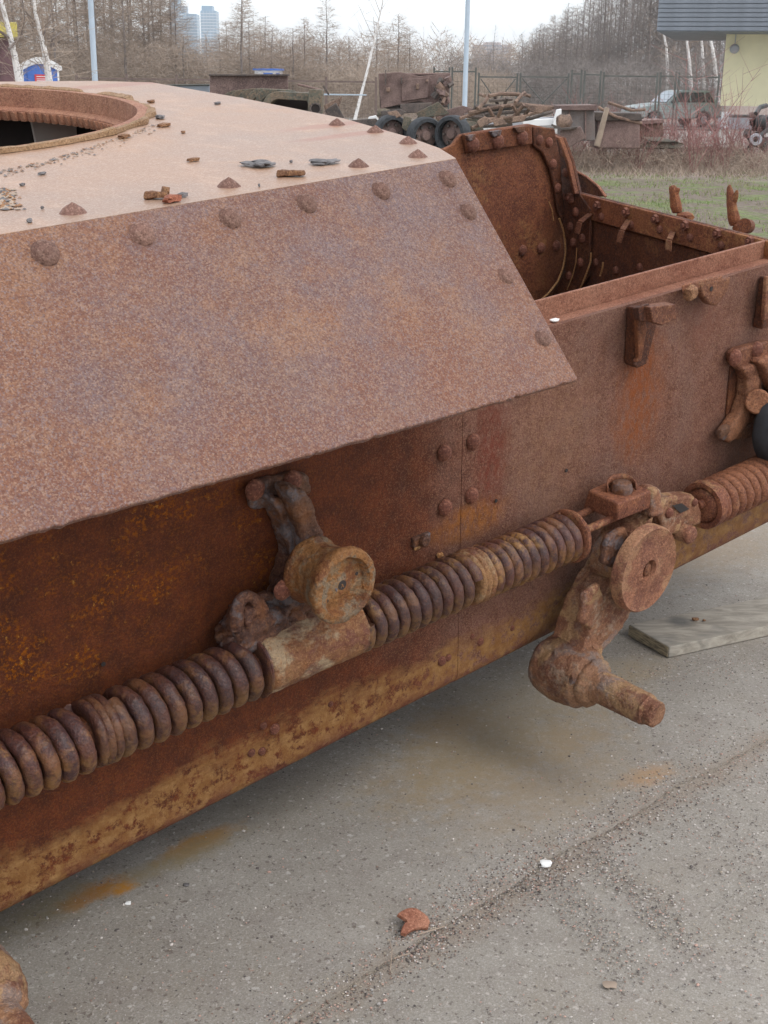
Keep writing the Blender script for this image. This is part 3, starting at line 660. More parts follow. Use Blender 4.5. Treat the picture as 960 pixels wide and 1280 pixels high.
for x, y in [(653, 313), (676, 310), (695, 307)]: put(rv_s, 'rivet', sO(x, y, FO+.001), OUT, s=1.15)
for x0, x1, y in ((580, 592, 169), (610, 624, 164), (640, 654, 159)):
    MB().prism([sO(x0, y, FO+.018), sO(x1, y-2, FO+.018), sO(x1-2, y+5, FO+.018), sO(x0+4, y+7, FO+.018)], V(0, .012, 0)).build('lug', M['bracket'], hull, bevel=.002)
fl_px = [(662, 160), (669, 158), (704, 172), (715, 202), (724, 242), (738, 262), (735, 345), (722, 366), (684, 378), (706, 340), (708, 300), (697, 262), (690, 235), (684, 210), (675, 190), (664, 181)]
MB().prism([sE(x, y, .016) for x, y in fl_px], -EN*.012).build('corner_angle', M['inner_dark'], hull, bevel=.003)
MB().prism([sO(x, y, FO+.004) for x, y in ((663, 158), (690, 160), (697, 200), (702, 262), (706, 300), (700, 276), (694, 262), (690, 235), (684, 210), (675, 191), (664, 182))], V(0, .012, 0)).build('corner_angle', M['inner_dark'], hull, bevel=.004)
for x, y in [(674, 175), (686, 178), (691, 205), (697, 235)]: put(rv_s, 'rivet', sO(x, y, FO+.016), OUT, s=1.0)
MB().prism([sE(x, y, .0175) for x, y in ((669, 158), (704, 172), (715, 202), (724, 242), (721, 243), (712, 204), (702, 175), (669, 161))], EN*.016).build('angle_flange', M['inner'], hull, bevel=.002)
for x, y in [(705, 190), (707, 216), (703, 245), (714, 249), (720, 265), (713, 283), (728, 298), (717, 303), (726, 328), (712, 345)]:
    put(rv_s, 'rivet', sE(x, y, .018), EN, s=.95)
put(nut, 'nut', sE(714, 247, .018), EN, s=.9)
MB().rock(sE(694, 266, .03), (.05, .03, .045), 4).build('lug', M['bracket2'], hull)
for pts, o_, r_ in (([(699, 273), (704, 287), (706, 300), (707, 316), (704, 334), (697, 352), (686, 366), (674, 377)], 'o', .0035), ([(721, 310), (720, 328), (716, 344), (709, 362)], 'e', .002), ([(739, 316), (738, 328), (733, 342), (725, 362)], 'e', .003), ([(754, 328), (753, 336), (750, 345)], 'e', .003), ([(686, 252), (690, 262), (692, 276)], 'o', .002)):
    pp = [sO(x, y, FO+.02) if o_ == 'o' else sE(x, y, .022) for x, y in pts]
    MB().tube(pp, r_, 6).build('weld_seam', M['seam'], hull)
g = EN*-.05
MB().prism([sE(x, y, -.06) for x, y in ((716, 212), (733, 221), (748, 233), (757, 246), (724, 246))], -EN*.01).build('gusset', M['inner_dark'], hull, bevel=.003)
MB().tube([sE(x, y, -.058) for x, y in ((716, 212), (733, 221), (748, 233), (757, 246))], .004, 6).build('gusset_edge', M['rim'], hull)
MB().hexa([V(2.57, -.9, .1), V(3.0, -.9, .2), V(3.0, -.012, .2), V(2.45, -.012, .1), V(2.6, -.9, .76), V(3.0, -.9, .5), V(3.0, -.012, .5), V(2.45, -.012, .76)]).build('nose_box', M['inner'], hull, bevel=.01)
# pronged fittings on the nose
for (bx, by, pr) in ((845, 268, [[(847, 268), (845, 256), (843, 247), (842, 238), (840, 231)], [(843, 247), (846, 240), (848, 234)], [(842, 243), (838, 238)]]),
                     (917, 282, [[(918, 284), (918, 272), (915, 262), (914, 248), (912, 238), (911, 230)], [(915, 256), (920, 246), (922, 236)], [(915, 250), (917, 243)]])):
    b = MB()
    for k, ch in enumerate(pr):
        rr = [.022, .020, .018, .017, .011, .005] if k == 0 else [.013, .010, .005]
        pp = [sL(x, y, 2.77) for x, y in ch]; b.tube(pp, rr[:len(pp)], 8)
    p = sL(bx, by, 2.77); b.tube([p, p-V(0, 0, .25)], .02, 8)
    o = b.build('pronged_fitting', M['inner'], hull); disp(o, 1, .008, .02)
    o = MB().rock(sL(bx+11, by+3, 2.77), (.05, .05, .03), int(bx)).build('fitting_foot', M['inner'], hull)
    if bx > 900: MB().lathe(sL(930, 282, 2.72), sL(935, 283, 2.76), [(0, .012), (0, .022), (1, .022), (1, .012)], 16).build('fitting_ring', M['inner'], hull)

# ---- yoke, ball and guard above the swing arm
yk = MB(); yk.hexa([V(1.525, .14, .335), V(1.525, .035, .335), V(1.655, .035, .34), V(1.655, .14, .33), V(1.515, .145, .385), V(1.53, .045, .385), V(1.655, .04, .385), V(1.65, .14, .378)])
yo = yk.build('yoke', M['spring2'], hull, bevel=.006, seg=3); disp(yo, 0, .004, .03)
bp = sH(777, 611, .39)
MB().lathe(bp-V(0, 0, .02), bp+V(0, 0, .02), [(0, .012), (.1, .022), (.5, .027), (.9, .022), (1, .010)], 18).build('ball_nut', M['bracket'], yo)
b = MB()
def guard(u, v):
    a = R(-40)+R(190)*u; return bp+V(math.cos(a)*.038, -math.sin(a)*.034, -.005+.030*v*(.5+.5*math.sin(PI*u)) )
b.grid(guard, 16, 2); o = b.build('guard_strip', M['spring2'], yo); sd = o.modifiers.new('solid', 'SOLIDIFY'); sd.thickness = .003
MB().hexa([V(1.645, .15, .31), V(1.645, .09, .31), V(1.70, .09, .30), V(1.70, .15, .30), V(1.65, .145, .385), V(1.65, .10, .385), V(1.69, .10, .375), V(1.69, .14, .37)]).build('yoke_cheek', M['arm'], yo, bevel=.010, seg=3)
# swing arm: thick casting, elbow, stub axle, disc
def swing_arm():
    arm = bpy.data.objects.new('swing_arm', None); COL.objects.link(arm); arm.parent = hull
    HB = sO(710, 838, .1)                      # elbow centre
    arm.location = HB
    def rel(p): return p-HB
    # cast lever traced by its outline, flat outer face with rounded shoulders
    lp = [(778, 632), (756, 655), (745, 690), (727, 716), (709, 744), (699, 772), (692, 792), (682, 812), (680, 836), (700, 858), (728, 856), (746, 836), (752, 814), (765, 800), (778, 784), (788, 764), (796, 738), (800, 705), (812, 672), (815, 645), (802, 626)]
    pl = []
    for i, (x, y) in enumerate(lp):
        q_ = sO(x, y, .05 if i < 9 else (.10 if i == 9 else .14)); pl.append(rel(V(q_.x, .143, q_.z)))
    b = MB(); b.prism(pl, V(0, -.098, 0)); o = b.build('lever', M['arm'], arm, bevel=.014, seg=3); cast(o, .006, .014, .06, .005, .014)
    for pxs, o0_, th_ in (([(752, 668), (775, 656), (782, 676), (760, 708), (746, 702)], .132, .020), ([(724, 738), (742, 726), (750, 748), (734, 784), (718, 776)], .132, .018)):
        o = MB().prism([rel(sO(x, y, o0_)) for x, y in pxs], V(0, th_, 0)).build('face_pad', M['bracket'] if pxs[0][0] == 752 else M['arm'], arm, bevel=.006, seg=2); cast(o, .004, .008, .03, .003, .010)
    # raised rib along the lever's outer face
    rp = [rel(sO(x, y, .135)) for x, y in ((792, 700), (780, 735), (768, 765), (752, 790), (738, 812))]
    b = MB(); b.tube(rp, [.014, .018, .020, .020, .016], 12); o = b.build('rib', M['arm'], arm); cast(o, .006, .010, .03, .004, .012)
    b = MB(); b.lathe(rel(HB+V(0, -.075, 0)), rel(HB+V(0, .075, 0)), [(0, .03), (.0, .055), (.1, .074), (.35, .080), (.65, .079), (.88, .072), (1, .056), (1, .02)], 36)
    o = b.build('elbow', M['arm'], arm, auto=60); cast(o, .006, .014, .05, .005, .014)
    PB, PE = HB+V(.0, .07, 0), sO(822, 894, .365)
    d = (PE-PB)
    b = MB(); b.lathe(rel(PB), rel(PE), [(0, .055), (.05, .046), (.10, .0405), (.5, .0385), (.85, .0375), (.86, .0345), (.875, .032), (1, .031), (1.0, .0)], 32)
    o = b.build('stub_axle', M['arm'], arm, auto=50); cast(o, .004, .003, .03, .003, .010)
    b = MB(); e0 = PB+d*.84; b.prism([rel(e0+V(-.036, 0, -.02)), rel(e0+V(-.036, 0, .024)), rel(e0+V(.0, 0, .041)), rel(e0+V(.0, 0, -.02))], d*.045).build('axle_key', M['arm'], arm, bevel=.004)
    b = MB(); b.lathe(rel(PB+d*.0), rel(PB+d*.13), [(0, .062), (.4, .060), (.8, .052), (1, .040)], 30); o = b.build('axle_collar', M['arm'], arm, auto=60); cast(o, .005, .012, .03, .004, .012)
    p = rel(sO(716, 848, .176)); MB().rock(p, (.02, .012, .028), 8).build('weld_blob', M['bracket'], arm)
    # disc on the outer end of the pivot
    DC = sO(812, 713, .205)
    b = MB(); b.lathe(rel(DC+V(0, -.036, 0)), rel(DC), [(0, .0), (0, .100), (.15, .107), (.85, .107), (1.0, .103), (.93, .096), (.92, .060), (.98, .032), (1.0, .026), (.55, .021), (.5, 0)], 56, False)
    dc = b.build('disc', M['disc'], arm, auto=45)
    MB().rock(rel(DC+V(.004, -.012, -.004)), (.022, .014, .03), 3).build('centre_plug', M['bracket2'], dc)
    b = MB(); b.lathe(rel(DC+V(0, -.13, 0)), rel(DC+V(0, -.034, 0)), [(0, .06), (.6, .058), (1, .05)], 24); o = b.build('pivot_boss', M['arm'], arm); disp(o, 0, .01, .04)
    return arm
arm = swing_arm()
arm2 = copy_tree(arm, hull); arm2.location = sO(-36, 1236, .1); arm2.rotation_euler = (0, R(-100), 0)
# link from arm to the next spring
LK = MB(); q = [(823, 628), (866, 620), (878, 646), (836, 664)]
tp = [sO(x, y, .12) for x, y in ((822, 636), (836, 622), (868, 620), (879, 640), (877, 655), (852, 664), (832, 672))]
lo = LK.prism(tp, V(0, -.05, 0)).build('link_plate', M['arm'], hull, bevel=.006, seg=3); cast(lo, .005, .010, .03, .004, .012)
MB().prism([sO(x, y, .1225) for x, y in ((840, 632), (852, 629), (861, 636), (850, 641))], V(0, .002, 0)).build('link_slot', M['black'], lo)
put(rv_s, 'rivet', sO(836, 641, .121), OUT, parent=lo, s=.9); put(rv_s, 'rivet', sO(868, 628, .121), OUT, parent=lo, s=.7)
p = sO(860, 668, .135); MB().lathe(p-V(0, .05, 0), p+V(0, .015, 0), [(0, .022), (.9, .024), (1, .018)], 18).build('link_pin', M['disc'], lo, auto=60)
b = MB(); b.tube([sO(872, 632, .1), sO(890, 622, .1), sO(905, 615, .1)], .012, 12); b.build('pull_rod', M['spring2'], hull)

# ---- flanged return roller and its bracket
def roller(L, h, label=None, mat='roller', o0=.085, o1=.205):
    a_, b_ = V(L, o0, h), V(L, o1, h)
    b = MB(); b.lathe(a_, b_, [(0, .03), (0, .060), (.05, .065), (.12, .0645), (.2, .0595), (.35, .0590), (.55, .0610), (.72, .0660), (.82, .0715), (.90, .0735), (.97, .0725), (1, .069), (1, .0575), (.96, .0555), (.86, .050), (.84, .030), (.875, .022), (.885, .015), (.885, 0)], 48, True, jit=.012, seed=3)
    o = b.build('return_roller', M[mat], hull, auto=50); disp(o, 0, .007, .02); return o
ro = roller(.642, .5, o0=.098)
MB().cyl(V(.642, .18, .5), V(.642, .194, .5), .0095, seg=14).build('axle_hole', M['black'], ro)
MB().lathe(V(.642, .186, .5), V(.642, .1925, .5), [(0, .016), (1, .0165), (1, .011), (0, .011)], 20, False).build('hub_ring', M['bracket'], ro)
for a in (12, 215): MB().cyl(V(.642+.040*math.cos(R(a)), .175, .5+.040*math.sin(R(a))), V(.642+.040*math.cos(R(a)), .1895, .5+.040*math.sin(R(a))), .0035, seg=8).build('bolt_hole', M['black'], ro)
br = MB(); br.prism([sO(x, y, .002) for x, y in ((302, 612), (312, 600), (362, 586), (378, 590), (380, 612), (362, 622), (330, 632), (308, 634))], V(0, .022, 0))
bro = br.build('roller_bracket', M['bracket'], hull, bevel=.006, seg=3); cast(bro, .005, .010, .03, .004, .012)
for pxs, o0_, th_ in (([(318, 612), (345, 616), (356, 650), (366, 690), (362, 742), (338, 748), (334, 720), (346, 690), (336, 650)], .004, .050), ([(340, 600), (362, 604), (374, 630), (384, 655), (392, 690), (374, 702), (360, 680), (350, 640)], .035, .050), ([(330, 735), (345, 720), (368, 722), (376, 745), (366, 768), (344, 768), (332, 755)], .004, .055)):
    o = MB().prism([sO(x, y, o0_) for x, y in pxs], V(0, th_, 0)).build('web', M['bracket'], bro, bevel=.008, seg=3); cast(o, .005, .014, .035, .005, .012)
for x, y in ((318, 612), (365, 601)): put(rv_s, 'bolt_head', sO(x, y, .024), OUT, parent=bro, s=1.35)
p = sO(356, 733, .03); o = MB().lathe(p, p+V(0, .06, 0), [(0, .05), (.5, .048), (.8, .04), (1, .02)], 20).build('hub', M['bracket'], bro); disp(o, 1, .012, .04)
put(rv_s, 'bolt_head', sO(353, 737, .10), OUT, parent=bro, s=1.3)
# clevis ears over the sleeve
ce = MB()
for x0 in (300, 327):
    ce.prism([sO(x, y, .03) for x, y in ((x0-8, 790), (x0-8, 762), (x0, 745), (x0+10, 742), (x0+18, 755), (x0+22, 785))], V(0, .075, 0)) if False else None
for x0, o_ in ((300, .085), (322, .06)):
    pts = [(x0-4, 792), (x0-6, 768), (x0, 750), (x0+9, 743), (x0+18, 750), (x0+23, 768), (x0+26, 788)]
    o = MB().tube([sO(x, y, o_) for x, y in pts], [.014, .014, .013, .013, .013, .014, .016], 12).build('clevis_ear', M['bracket'], hull); disp(o, 1, .010, .025)
for (x, y, o_, d_, k_) in ((320, 782, .06, (.15, .09, .08), 6), (312, 768, .07, (.06, .06, .07), 9), (300, 792, .05, (.09, .07, .06), 15), (352, 775, .06, (.08, .06, .05), 12)):
    o = MB().rock(sO(x, y, o_), d_, k_, .5).build('caked_lump', M['bracket'], hull); cast(o, .006, .016, .02, .006, .010)
# ---- small fittings of the side
def fit(name, px, o0, th, mat, bev=.004, d=.004):
    o = MB().prism([sO(x, y, o0) for x, y in px], V(0, th, 0)).build(name, M[mat], hull, bevel=bev, seg=3)
    if d: disp(o, 0, d, .03)
    return o
w1 = fit('wedge_bracket', [(783, 382), (780, 454), (786, 457), (797, 452), (809, 405), (806, 380)], .004, .028, 'inner_dark')
MB().prism([sO(x, y, .034) for x, y in ((791, 388), (793, 446), (789, 452), (796, 450), (803, 410), (800, 384))], V(0, .014, 0)).build('wedge_web', M['inner'], w1, bevel=.003)
MB().prism([sO(x, y, .07) for x, y in ((799, 381), (831, 377), (833, 396), (814, 404), (803, 400))], V(0, .03, 0)).build('wedge_head', M['bracket2'], w1, bevel=.003)
MB().hexa([sO(789, 385, .004), sO(806, 379, .004), sO(806, 400, .004), sO(789, 398, .004), sO(797, 384, .085), sO(812, 379, .085), sO(812, 402, .085), sO(799, 402, .085)]).build('wedge_neck', M['inner_dark'], w1, bevel=.003)
w2_ = fit('wedge_bracket', [(949, 345), (941, 400), (940, 409), (953, 405), (965, 372), (965, 345)], .004, .03, 'inner_dark')
MB().prism([sO(x, y, .036) for x, y in ((954, 345), (950, 400), (955, 398), (965, 360), (962, 344))], V(0, .012, 0)).build('wedge_web', M['bracket2'], w2_, bevel=.003)
lg = fit('eye_lug', [(864, 352), (905, 344), (903, 356), (895, 372), (886, 381), (877, 378), (868, 366)], .03, .022, 'bracket2', .006)
p = sO(889, 361, .0525); MB().cyl(p, p+V(0, .0012, 0), .006, seg=12).build('eye_hole', M['black'], lg)
b = MB(); b.hexa([sO(852, 355, .004), sO(903, 343, .004), sO(903, 353, .004), sO(853, 369, .004), sO(852, 355, .05), sO(903, 343, .05), sO(903, 353, .05), sO(853, 369, .05)]); b.build('lug_base', M['bracket2'], lg, bevel=.006, seg=3)
MB().rock(sO(863, 366, .056), (.035, .03, .035), 9).build('bolt_head', M['chip_brown'], lg)
# second roller bracket with its rubber wheel, cut by the frame
bk = fit('roller_bracket', [(906, 440), (912, 434), (950, 424), (958, 428), (958, 448), (938, 452), (914, 458), (907, 452)], .004, .026, 'bracket2', .006)
for pxs, o0_, th_ in (([(912, 456), (931, 451), (936, 468), (929, 500), (922, 524), (910, 540), (898, 550), (892, 545), (896, 532), (910, 515), (918, 492), (919, 472)], .006, .040), ([(932, 448), (952, 434), (964, 455), (985, 500), (980, 520), (966, 505), (948, 478)], .020, .045), ([(896, 550), (926, 546), (975, 532), (985, 520), (960, 516), (928, 528), (900, 538)], .006, .025), ([(938, 450), (946, 450), (940, 500), (930, 528), (926, 524), (934, 495)], .006, .030)):
    o = MB().prism([sO(x, y, o0_) for x, y in pxs], V(0, th_, 0)).build('web', M['bracket2'], bk, bevel=.008, seg=3); cast(o, .006, .010, .035, .004, .012)
MB().prism([sO(x, y, .003) for x, y in ((912, 458), (950, 450), (965, 520), (905, 535))], V(0, .004, 0)).build('backing_plate', M['inner_dark'], bk)
for x, y in ((918, 447), (945, 437)): put(rv_s, 'bolt_head', sO(x, y, .028), OUT, parent=bk, s=1.5)
MB().rock(sO(903, 540, .03), (.045, .03, .04), 12).build('foot_bolt', M['bracket'], bk)
MB().cyl(sO(947, 502, .03), sO(947, 502, .075), .035, .033, 20).build('hub_cap', M['bracket2'], bk, bevel=.004)
p = sO(985, 533, .12); b = MB(); b.lathe(p-V(0, .045, 0), p+V(0, .045, 0), [(0, .06), (0, .10), (.15, .112), (.85, .112), (1, .10), (1, .06)], 40); b.build('rubber_tyre', M['rubber'], hull, auto=50)
# timber packing that carries the hulk, well in under the floor
for l_, h_ in ((.35, .0), (2.0, .0)):
    for o_ in (-1.15, -1.6):
        q_ = HM @ V(l_, o_, -.001); q2 = HM.inverted() @ Vector((q_.x, q_.y, .002)); hgt = (V(l_, o_, -.001)-q2).length
        MB().box((V(l_, o_, -.001)+q2)/2, (.5, .22, hgt*.97)).build('packing_block', M['wood'], hull, bevel=.01)

# ================================================================== ground
def sheet(name, pts, z, mat, th=None):
    b = MB(); pts = [Vector((p[0], p[1], z)) for p in pts]
    if th: b.prism(pts, Vector((0, 0, -th)))
    else: b.add(pts, [tuple(range(len(pts)))])
    return tag(b.build(name, mat, smooth=False), kind='structure')
sheet('ground', [(-2500, -60), (2500, -60), (2500, 3200), (-2500, 3200)], -.035, M['ground'])
def noisy(a, b, n, amp, seed):
    out = []
    for i in range(n):
        p = a.lerp(b, i/n); out.append(p+Vector((0, 1, 0))*amp*(mnoise.noise(p*9+Vector((seed, 0, 0)))+.5*mnoise.noise(p*45+Vector((seed, 0, 0)))))
    return out
jl = []
for i in range(len(JOINT)-1): jl += noisy(JOINT[i], JOINT[i+1], max(3, int((JOINT[i+1]-JOINT[i]).length/.012)), .010, 1)
gapv = Vector((-.55, .83, 0))
up_edge = [p+gapv*(.002+.008*abs(mnoise.noise(p*30))) for p in jl]
lo_edge = [p-gapv*(.002+.007*abs(mnoise.noise(p*26+Vector((5, 5, 5))))) for p in jl]
sheet('concrete_slab', [(p.x, p.y) for p in reversed(up_edge)]+[(-9, JOINT[0].y-1.5), (-9, 12.5), (9.5, 13.2), (9.5, up_edge[-1].y)], 0, M['concrete'], .034)
sheet('concrete_slab', [(p.x, p.y) for p in lo_edge]+[(9.5, lo_edge[-1].y), (9.5, -6), (-9, -6), (-9, JOINT[0].y-1.53)], -.004, M['concrete'], .03)
sheet('joint_filling', [(p.x-.0, p.y+.03) for p in reversed(jl)]+[(p.x, p.y-.03) for p in jl], -.0050, M['grit'], .02)
# grit and pebbles lying on the slabs
rnd = random.Random(5)
def pebbles(name, pts, mats, lab=None):
    b = MB()
    for (p, s) in pts:
        b.cur = rnd.randrange(len(mats)) if len(mats) > 1 else 0
        q = [Vector((rnd.uniform(.6, 1)*s*math.cos(a), rnd.uniform(.6, 1)*s*math.sin(a), s*.25)) for a in [k*2*PI/5+rnd.random()*.5 for k in range(5)]]
        t = Vector((rnd.uniform(-.3, .3)*s, rnd.uniform(-.3, .3)*s, s*rnd.uniform(.6, .9)))
        bs = [Vector((v.x*.9, v.y*.9, 0)) for v in q]
        vs = [p+v for v in bs+q+[t]]
        b.add(vs, [(k, (k+1) % 5, 5+(k+1) % 5, 5+k) for k in range(5)]+[(5+k, 5+(k+1) % 5, 10) for k in range(5)])
    o = b.build(name, mats, smooth=False); return tag(o, kind='stuff')
PM = [plain('pebble_dark', (.09, .075, .07), .8, .3, 50), plain('pebble_brown', (.22, .15, .115), .8, .3, 50), plain('pebble_grey', (.30, .28, .26), .8, .3, 50), plain('pebble_pale', (.55, .50, .46), .8, .2, 50), plain('pebble_pink', (.42, .27, .22), .8, .2, 50), plain('pebble_dark', (.13, .11, .10), .8, .3, 50), plain('pebble_sand', (.33, .28, .22), .8, .3, 50)]
pts = []
for i in range(5200):                        # along the joint
    k = rnd.uniform(.5, len(JOINT)-3.2); a = JOINT[int(k)].lerp(JOINT[int(k)+1], k % 1)
    w_ = rnd.gauss(0, .035+.03*max(0, k-3)/4); p = a+gapv*w_; pts.append((Vector((p.x, p.y, 0 if w_ > .01 else -.003)), rnd.uniform(.0012, .0032)*(1.5 if rnd.random() < .05 else 1)))
for i in range(5200):                        # strewn
    x, y = rnd.uniform(-60, 1010), rnd.uniform(700, 1330); p = gnd(x, y)
    n = mnoise.noise(p*3.1)+.4*mnoise.noise(p*9)
    if n < rnd.uniform(-.6, .5): continue
    pts.append((Vector((p.x, p.y, 0)), rnd.uniform(.0012, .0034)*(1.7 if rnd.random() < .05 else 1)))
for (x0, y0, x1, y1, sp, n) in ((745, 1065, 870, 1190, .03, 900), (690, 1100, 800, 1230, .03, 600), (900, 1020, 960, 1180, .06, 500), (760, 850, 960, 830, .05, 500), (560, 1120, 700, 1080, .05, 500)):
    a, c = gnd(x0, y0), gnd(x1, y1)
    for i in range(n):
        p = a.lerp(c, rnd.random())+Vector((rnd.gauss(0, sp), rnd.gauss(0, sp), 0)); pts.append((Vector((p.x, p.y, 0)), rnd.uniform(.0012, .0030)))
pebbles('grit', pts, PM)
for i in range(90):                          # larger single stones
    pass
# loose finds on the slabs
def find(name, px, py, size, seed, mat, label, cat, rot=0.0, group=None, z=0.0, rough=.35):
    p = gnd(px, py, z); b = MB(); b.rock((0, 0, size[2]*.42), size, seed, rough, rot); o = b.build(name, M[mat]); o.location = p
    tag(o, label, cat, group); return o
o = MB()
prof = [(-.055, .0), (-.04, .028), (-.02, .040), (.005, .038), (.02, .025), (.022, .006), (.0, -.004), (-.012, -.022), (-.02, -.038), (-.032, -.040), (-.034, -.02), (-.028, -.004)]
p = gnd(510, 1163)
b = MB(); b.prism([Vector((y*.9+.005, -x*.9-.02, .002)) for x, y in prof], Vector((.0, .002, .011)))
rf = b.build('rust_fragment', M['rim'], bevel=.002); rf.location = p; rf.rotation_euler = (R(24), R(-12), R(72)); rf.location.z = .010; disp(rf, 1, .004, .02)
tag(rf, 'curved reddish rust fragment lying beside the slab joint', 'rust fragment')
find('white_chip', 682, 1082, (.024, .020, .012), 4, 'white', 'bright white stone chip on the concrete above the joint', 'stone chip')
find('pale_chip', 762, 1232, (.026, .018, .006), 7, 'pebble' if 'pebble' in M else 'straw', 'flat pale chip crumbled into the concrete near the front edge', 'stone chip')
for i, (x, y, lab) in enumerate(((233, 1107, 'small whitish stone on the slab below the orange rust spots'), (160, 1130, 'tiny white chip beside the smaller rust spot'))):
    find('stone_chip', x, y, (.012, .009, .006), 20+i, 'white' if i else 'chip_dark', lab, 'stone chip')
def straw(pxs, r, label):
    pts = [gnd(x, y)+Vector((0, 0, h)) for x, y, h in pxs]; return tag(MB().tube(pts, r, 5).build('straw', M['straw']), label, 'straw')
straw([(523, 1170, .004), (536, 1168, .008), (548, 1163, .005), (556, 1160, .004)], .0014, 'short bent pale straw touching the rust fragment')
straw([(488, 1215, .004), (490, 1195, .012), (487, 1178, .004)], .0009, 'thin grey wire end standing by the slab joint')
straw([(492, 1200, .004), (505, 1197, .006), (512, 1194, .004)], .001, 'pale straw lying across the slab joint')
straw([(355, 1275, .004), (372, 1262, .008), (385, 1252, .004)], .0012, 'straw lying along the joint at the front edge')
# plank
P1, P2 = gnd(785, 795), gnd(829, 826); PD = (gnd(1010, 748)-P1); PD.z = 0; PD.normalize(); PW = (P2-P1); wl_ = PW.length; PW = PW-PD*PW.dot(PD); PW.normalize()
plank = empty('plank', P1); tag(plank, 'weathered grey wooden plank lying on the concrete past the swing arm', 'plank')
b = MB(); A_ = Vector((0, 0, .001)); e1 = PW*wl_*.97
b.hexa([Vector((0, 0, .002)), e1+PD*.01+Vector((0, 0, .002)), e1+PD*2.3, PD*2.3, Vector((0, 0, .038)), e1+PD*.01+Vector((0, 0, .038)), e1+PD*2.3+Vector((0, 0, .038)), PD*2.3+Vector((0, 0, .038))])
b.build('board', M['wood'], plank, bevel=.003)
b = MB(); b.prism([e1*.02-PD*.001+Vector((0, 0, .004)), e1*.98+PD*.009+Vector((0, 0, .004)), e1*.98+PD*.009+Vector((0, 0, .0362)), e1*.02-PD*.001+Vector((0, 0, .0362))], -PD*.0012); b.build('sawn_end', M['woodend'], plank)
o = MB(); pb = gnd(869, 776); o.rock((0, 0, .006), (.022, .014, .01), 5).rock((.026, -.004, .004), (.01, .008, .006), 8); oo = o.build('rust_crumb', M['chip_brown']); oo.location = (pb.x, pb.y, .031)
oo.location = hit(869, 776, Vector((0, 0, .039)), Vector((0, 0, 1))); tag(oo, 'rust crumb lying on the grey plank', 'rust crumb')

# ---- stones and scale lying on the deck: things of their own
def on_deck(name, px, py, size, seed, mat, label, cat, rot=0.0, n=1, flat=False, group=None):
    p = HM @ sH(px, py, HD+.001); b = MB(); r_ = random.Random(seed)
    for k in range(n):
        c_ = (r_.uniform(-.3, .3)*size[0]*(n > 1), r_.uniform(-.35, .35)*size[1]*(n > 1), size[2]*(.42 if n == 1 else .25+.45*k/n))
        sz = size if n == 1 else (size[0]*r_.uniform(.45, .75), size[1]*r_.uniform(.4, .8), size[2]*.45)
        b.rock(c_, sz, seed+k, .4, r_.uniform(0, 3) if n > 1 else rot)
    o = b.build(name, M[mat], smooth=n == 1, auto=30); o.location = p; o.rotation_euler = HM.to_euler(); tag(o, label, cat, group); return o
def deck_block(name, px0, px1, py, th, dep, mat, label, cat):
    a, c_ = HM @ sH(px0, py, HD+.001), HM @ sH(px1, py, HD+.001); d = c_-a; L_ = d.length; b = MB()
    b.rock((L_/2, dep/2, th*.45), (L_*1.02, dep, th*1.0), 3, .10); o = b.build(name, M[mat]); o.location = a; o.rotation_euler = (0, 0, math.atan2(d.y, d.x)); tag(o, label, cat); return o
# blocky ones get box forms
def slab(name, px0, px1, py, th, dep, mat, label, cat, taper=.9):
    a, c_ = HM @ sH(px0, py, HD+.0015), HM @ sH(px1, py, HD+.0015); d = c_-a; L_ = d.length; b = MB(); z0 = 0
    b.hexa([(0, 0, 0), (L_, 0, .002), (L_*.99, dep, .002), (.004, dep, 0), (.002, .001, th), (L_*.98, .002, th*.92), (L_*.96, dep*.95, th*.9), (.01, dep*.9, th*.98)])
    o = b.build(name, M[mat], bevel=.0025); o.location = a; o.rotation_euler = (0, -math.asin(max(-1, min(1, d.z/L_))), math.atan2(d.y, d.x)); disp(o, 2, .006, .012); tag(o, label, cat); return o
slab('rust_block', 345, 381, 221, .012, .022, 'chip_brown', 'rectangular brown block of rust scale near the deck edge', 'rust block')
slab('rust_stub', 179, 209, 249, .013, .018, 'olive' if 0 else 'chip_brown', 'long tan stub of rust beside a reddish chip', 'rust stub')
on_deck('rust_chip', 215, 252, (.034, .022, .012), 3, 'chip_red', 'flat orange red chip leaning by the tan stub', 'rust chip', .3)
on_deck('rust_chip', 207, 243, (.014, .014, .015), 33, 'chip_brown', 'small brown lump between the tan stub and the orange chip', 'rust chip')
on_deck('rust_chip', 228, 246, (.018, .012, .008), 34, 'chip_dark', 'small dark flake just behind the orange chip', 'rust chip')
on_deck('slate_pile', 327, 207, (.058, .045, .012), 11, 'chip_dark', 'loose pile of dark layered flakes beside the brown block', 'flake pile', n=7)
on_deck('slate_pile', 404, 204, (.055, .038, .010), 31, 'chip_dark', 'flat pile of dark flakes nearest the corner of the deck', 'flake pile', n=6)
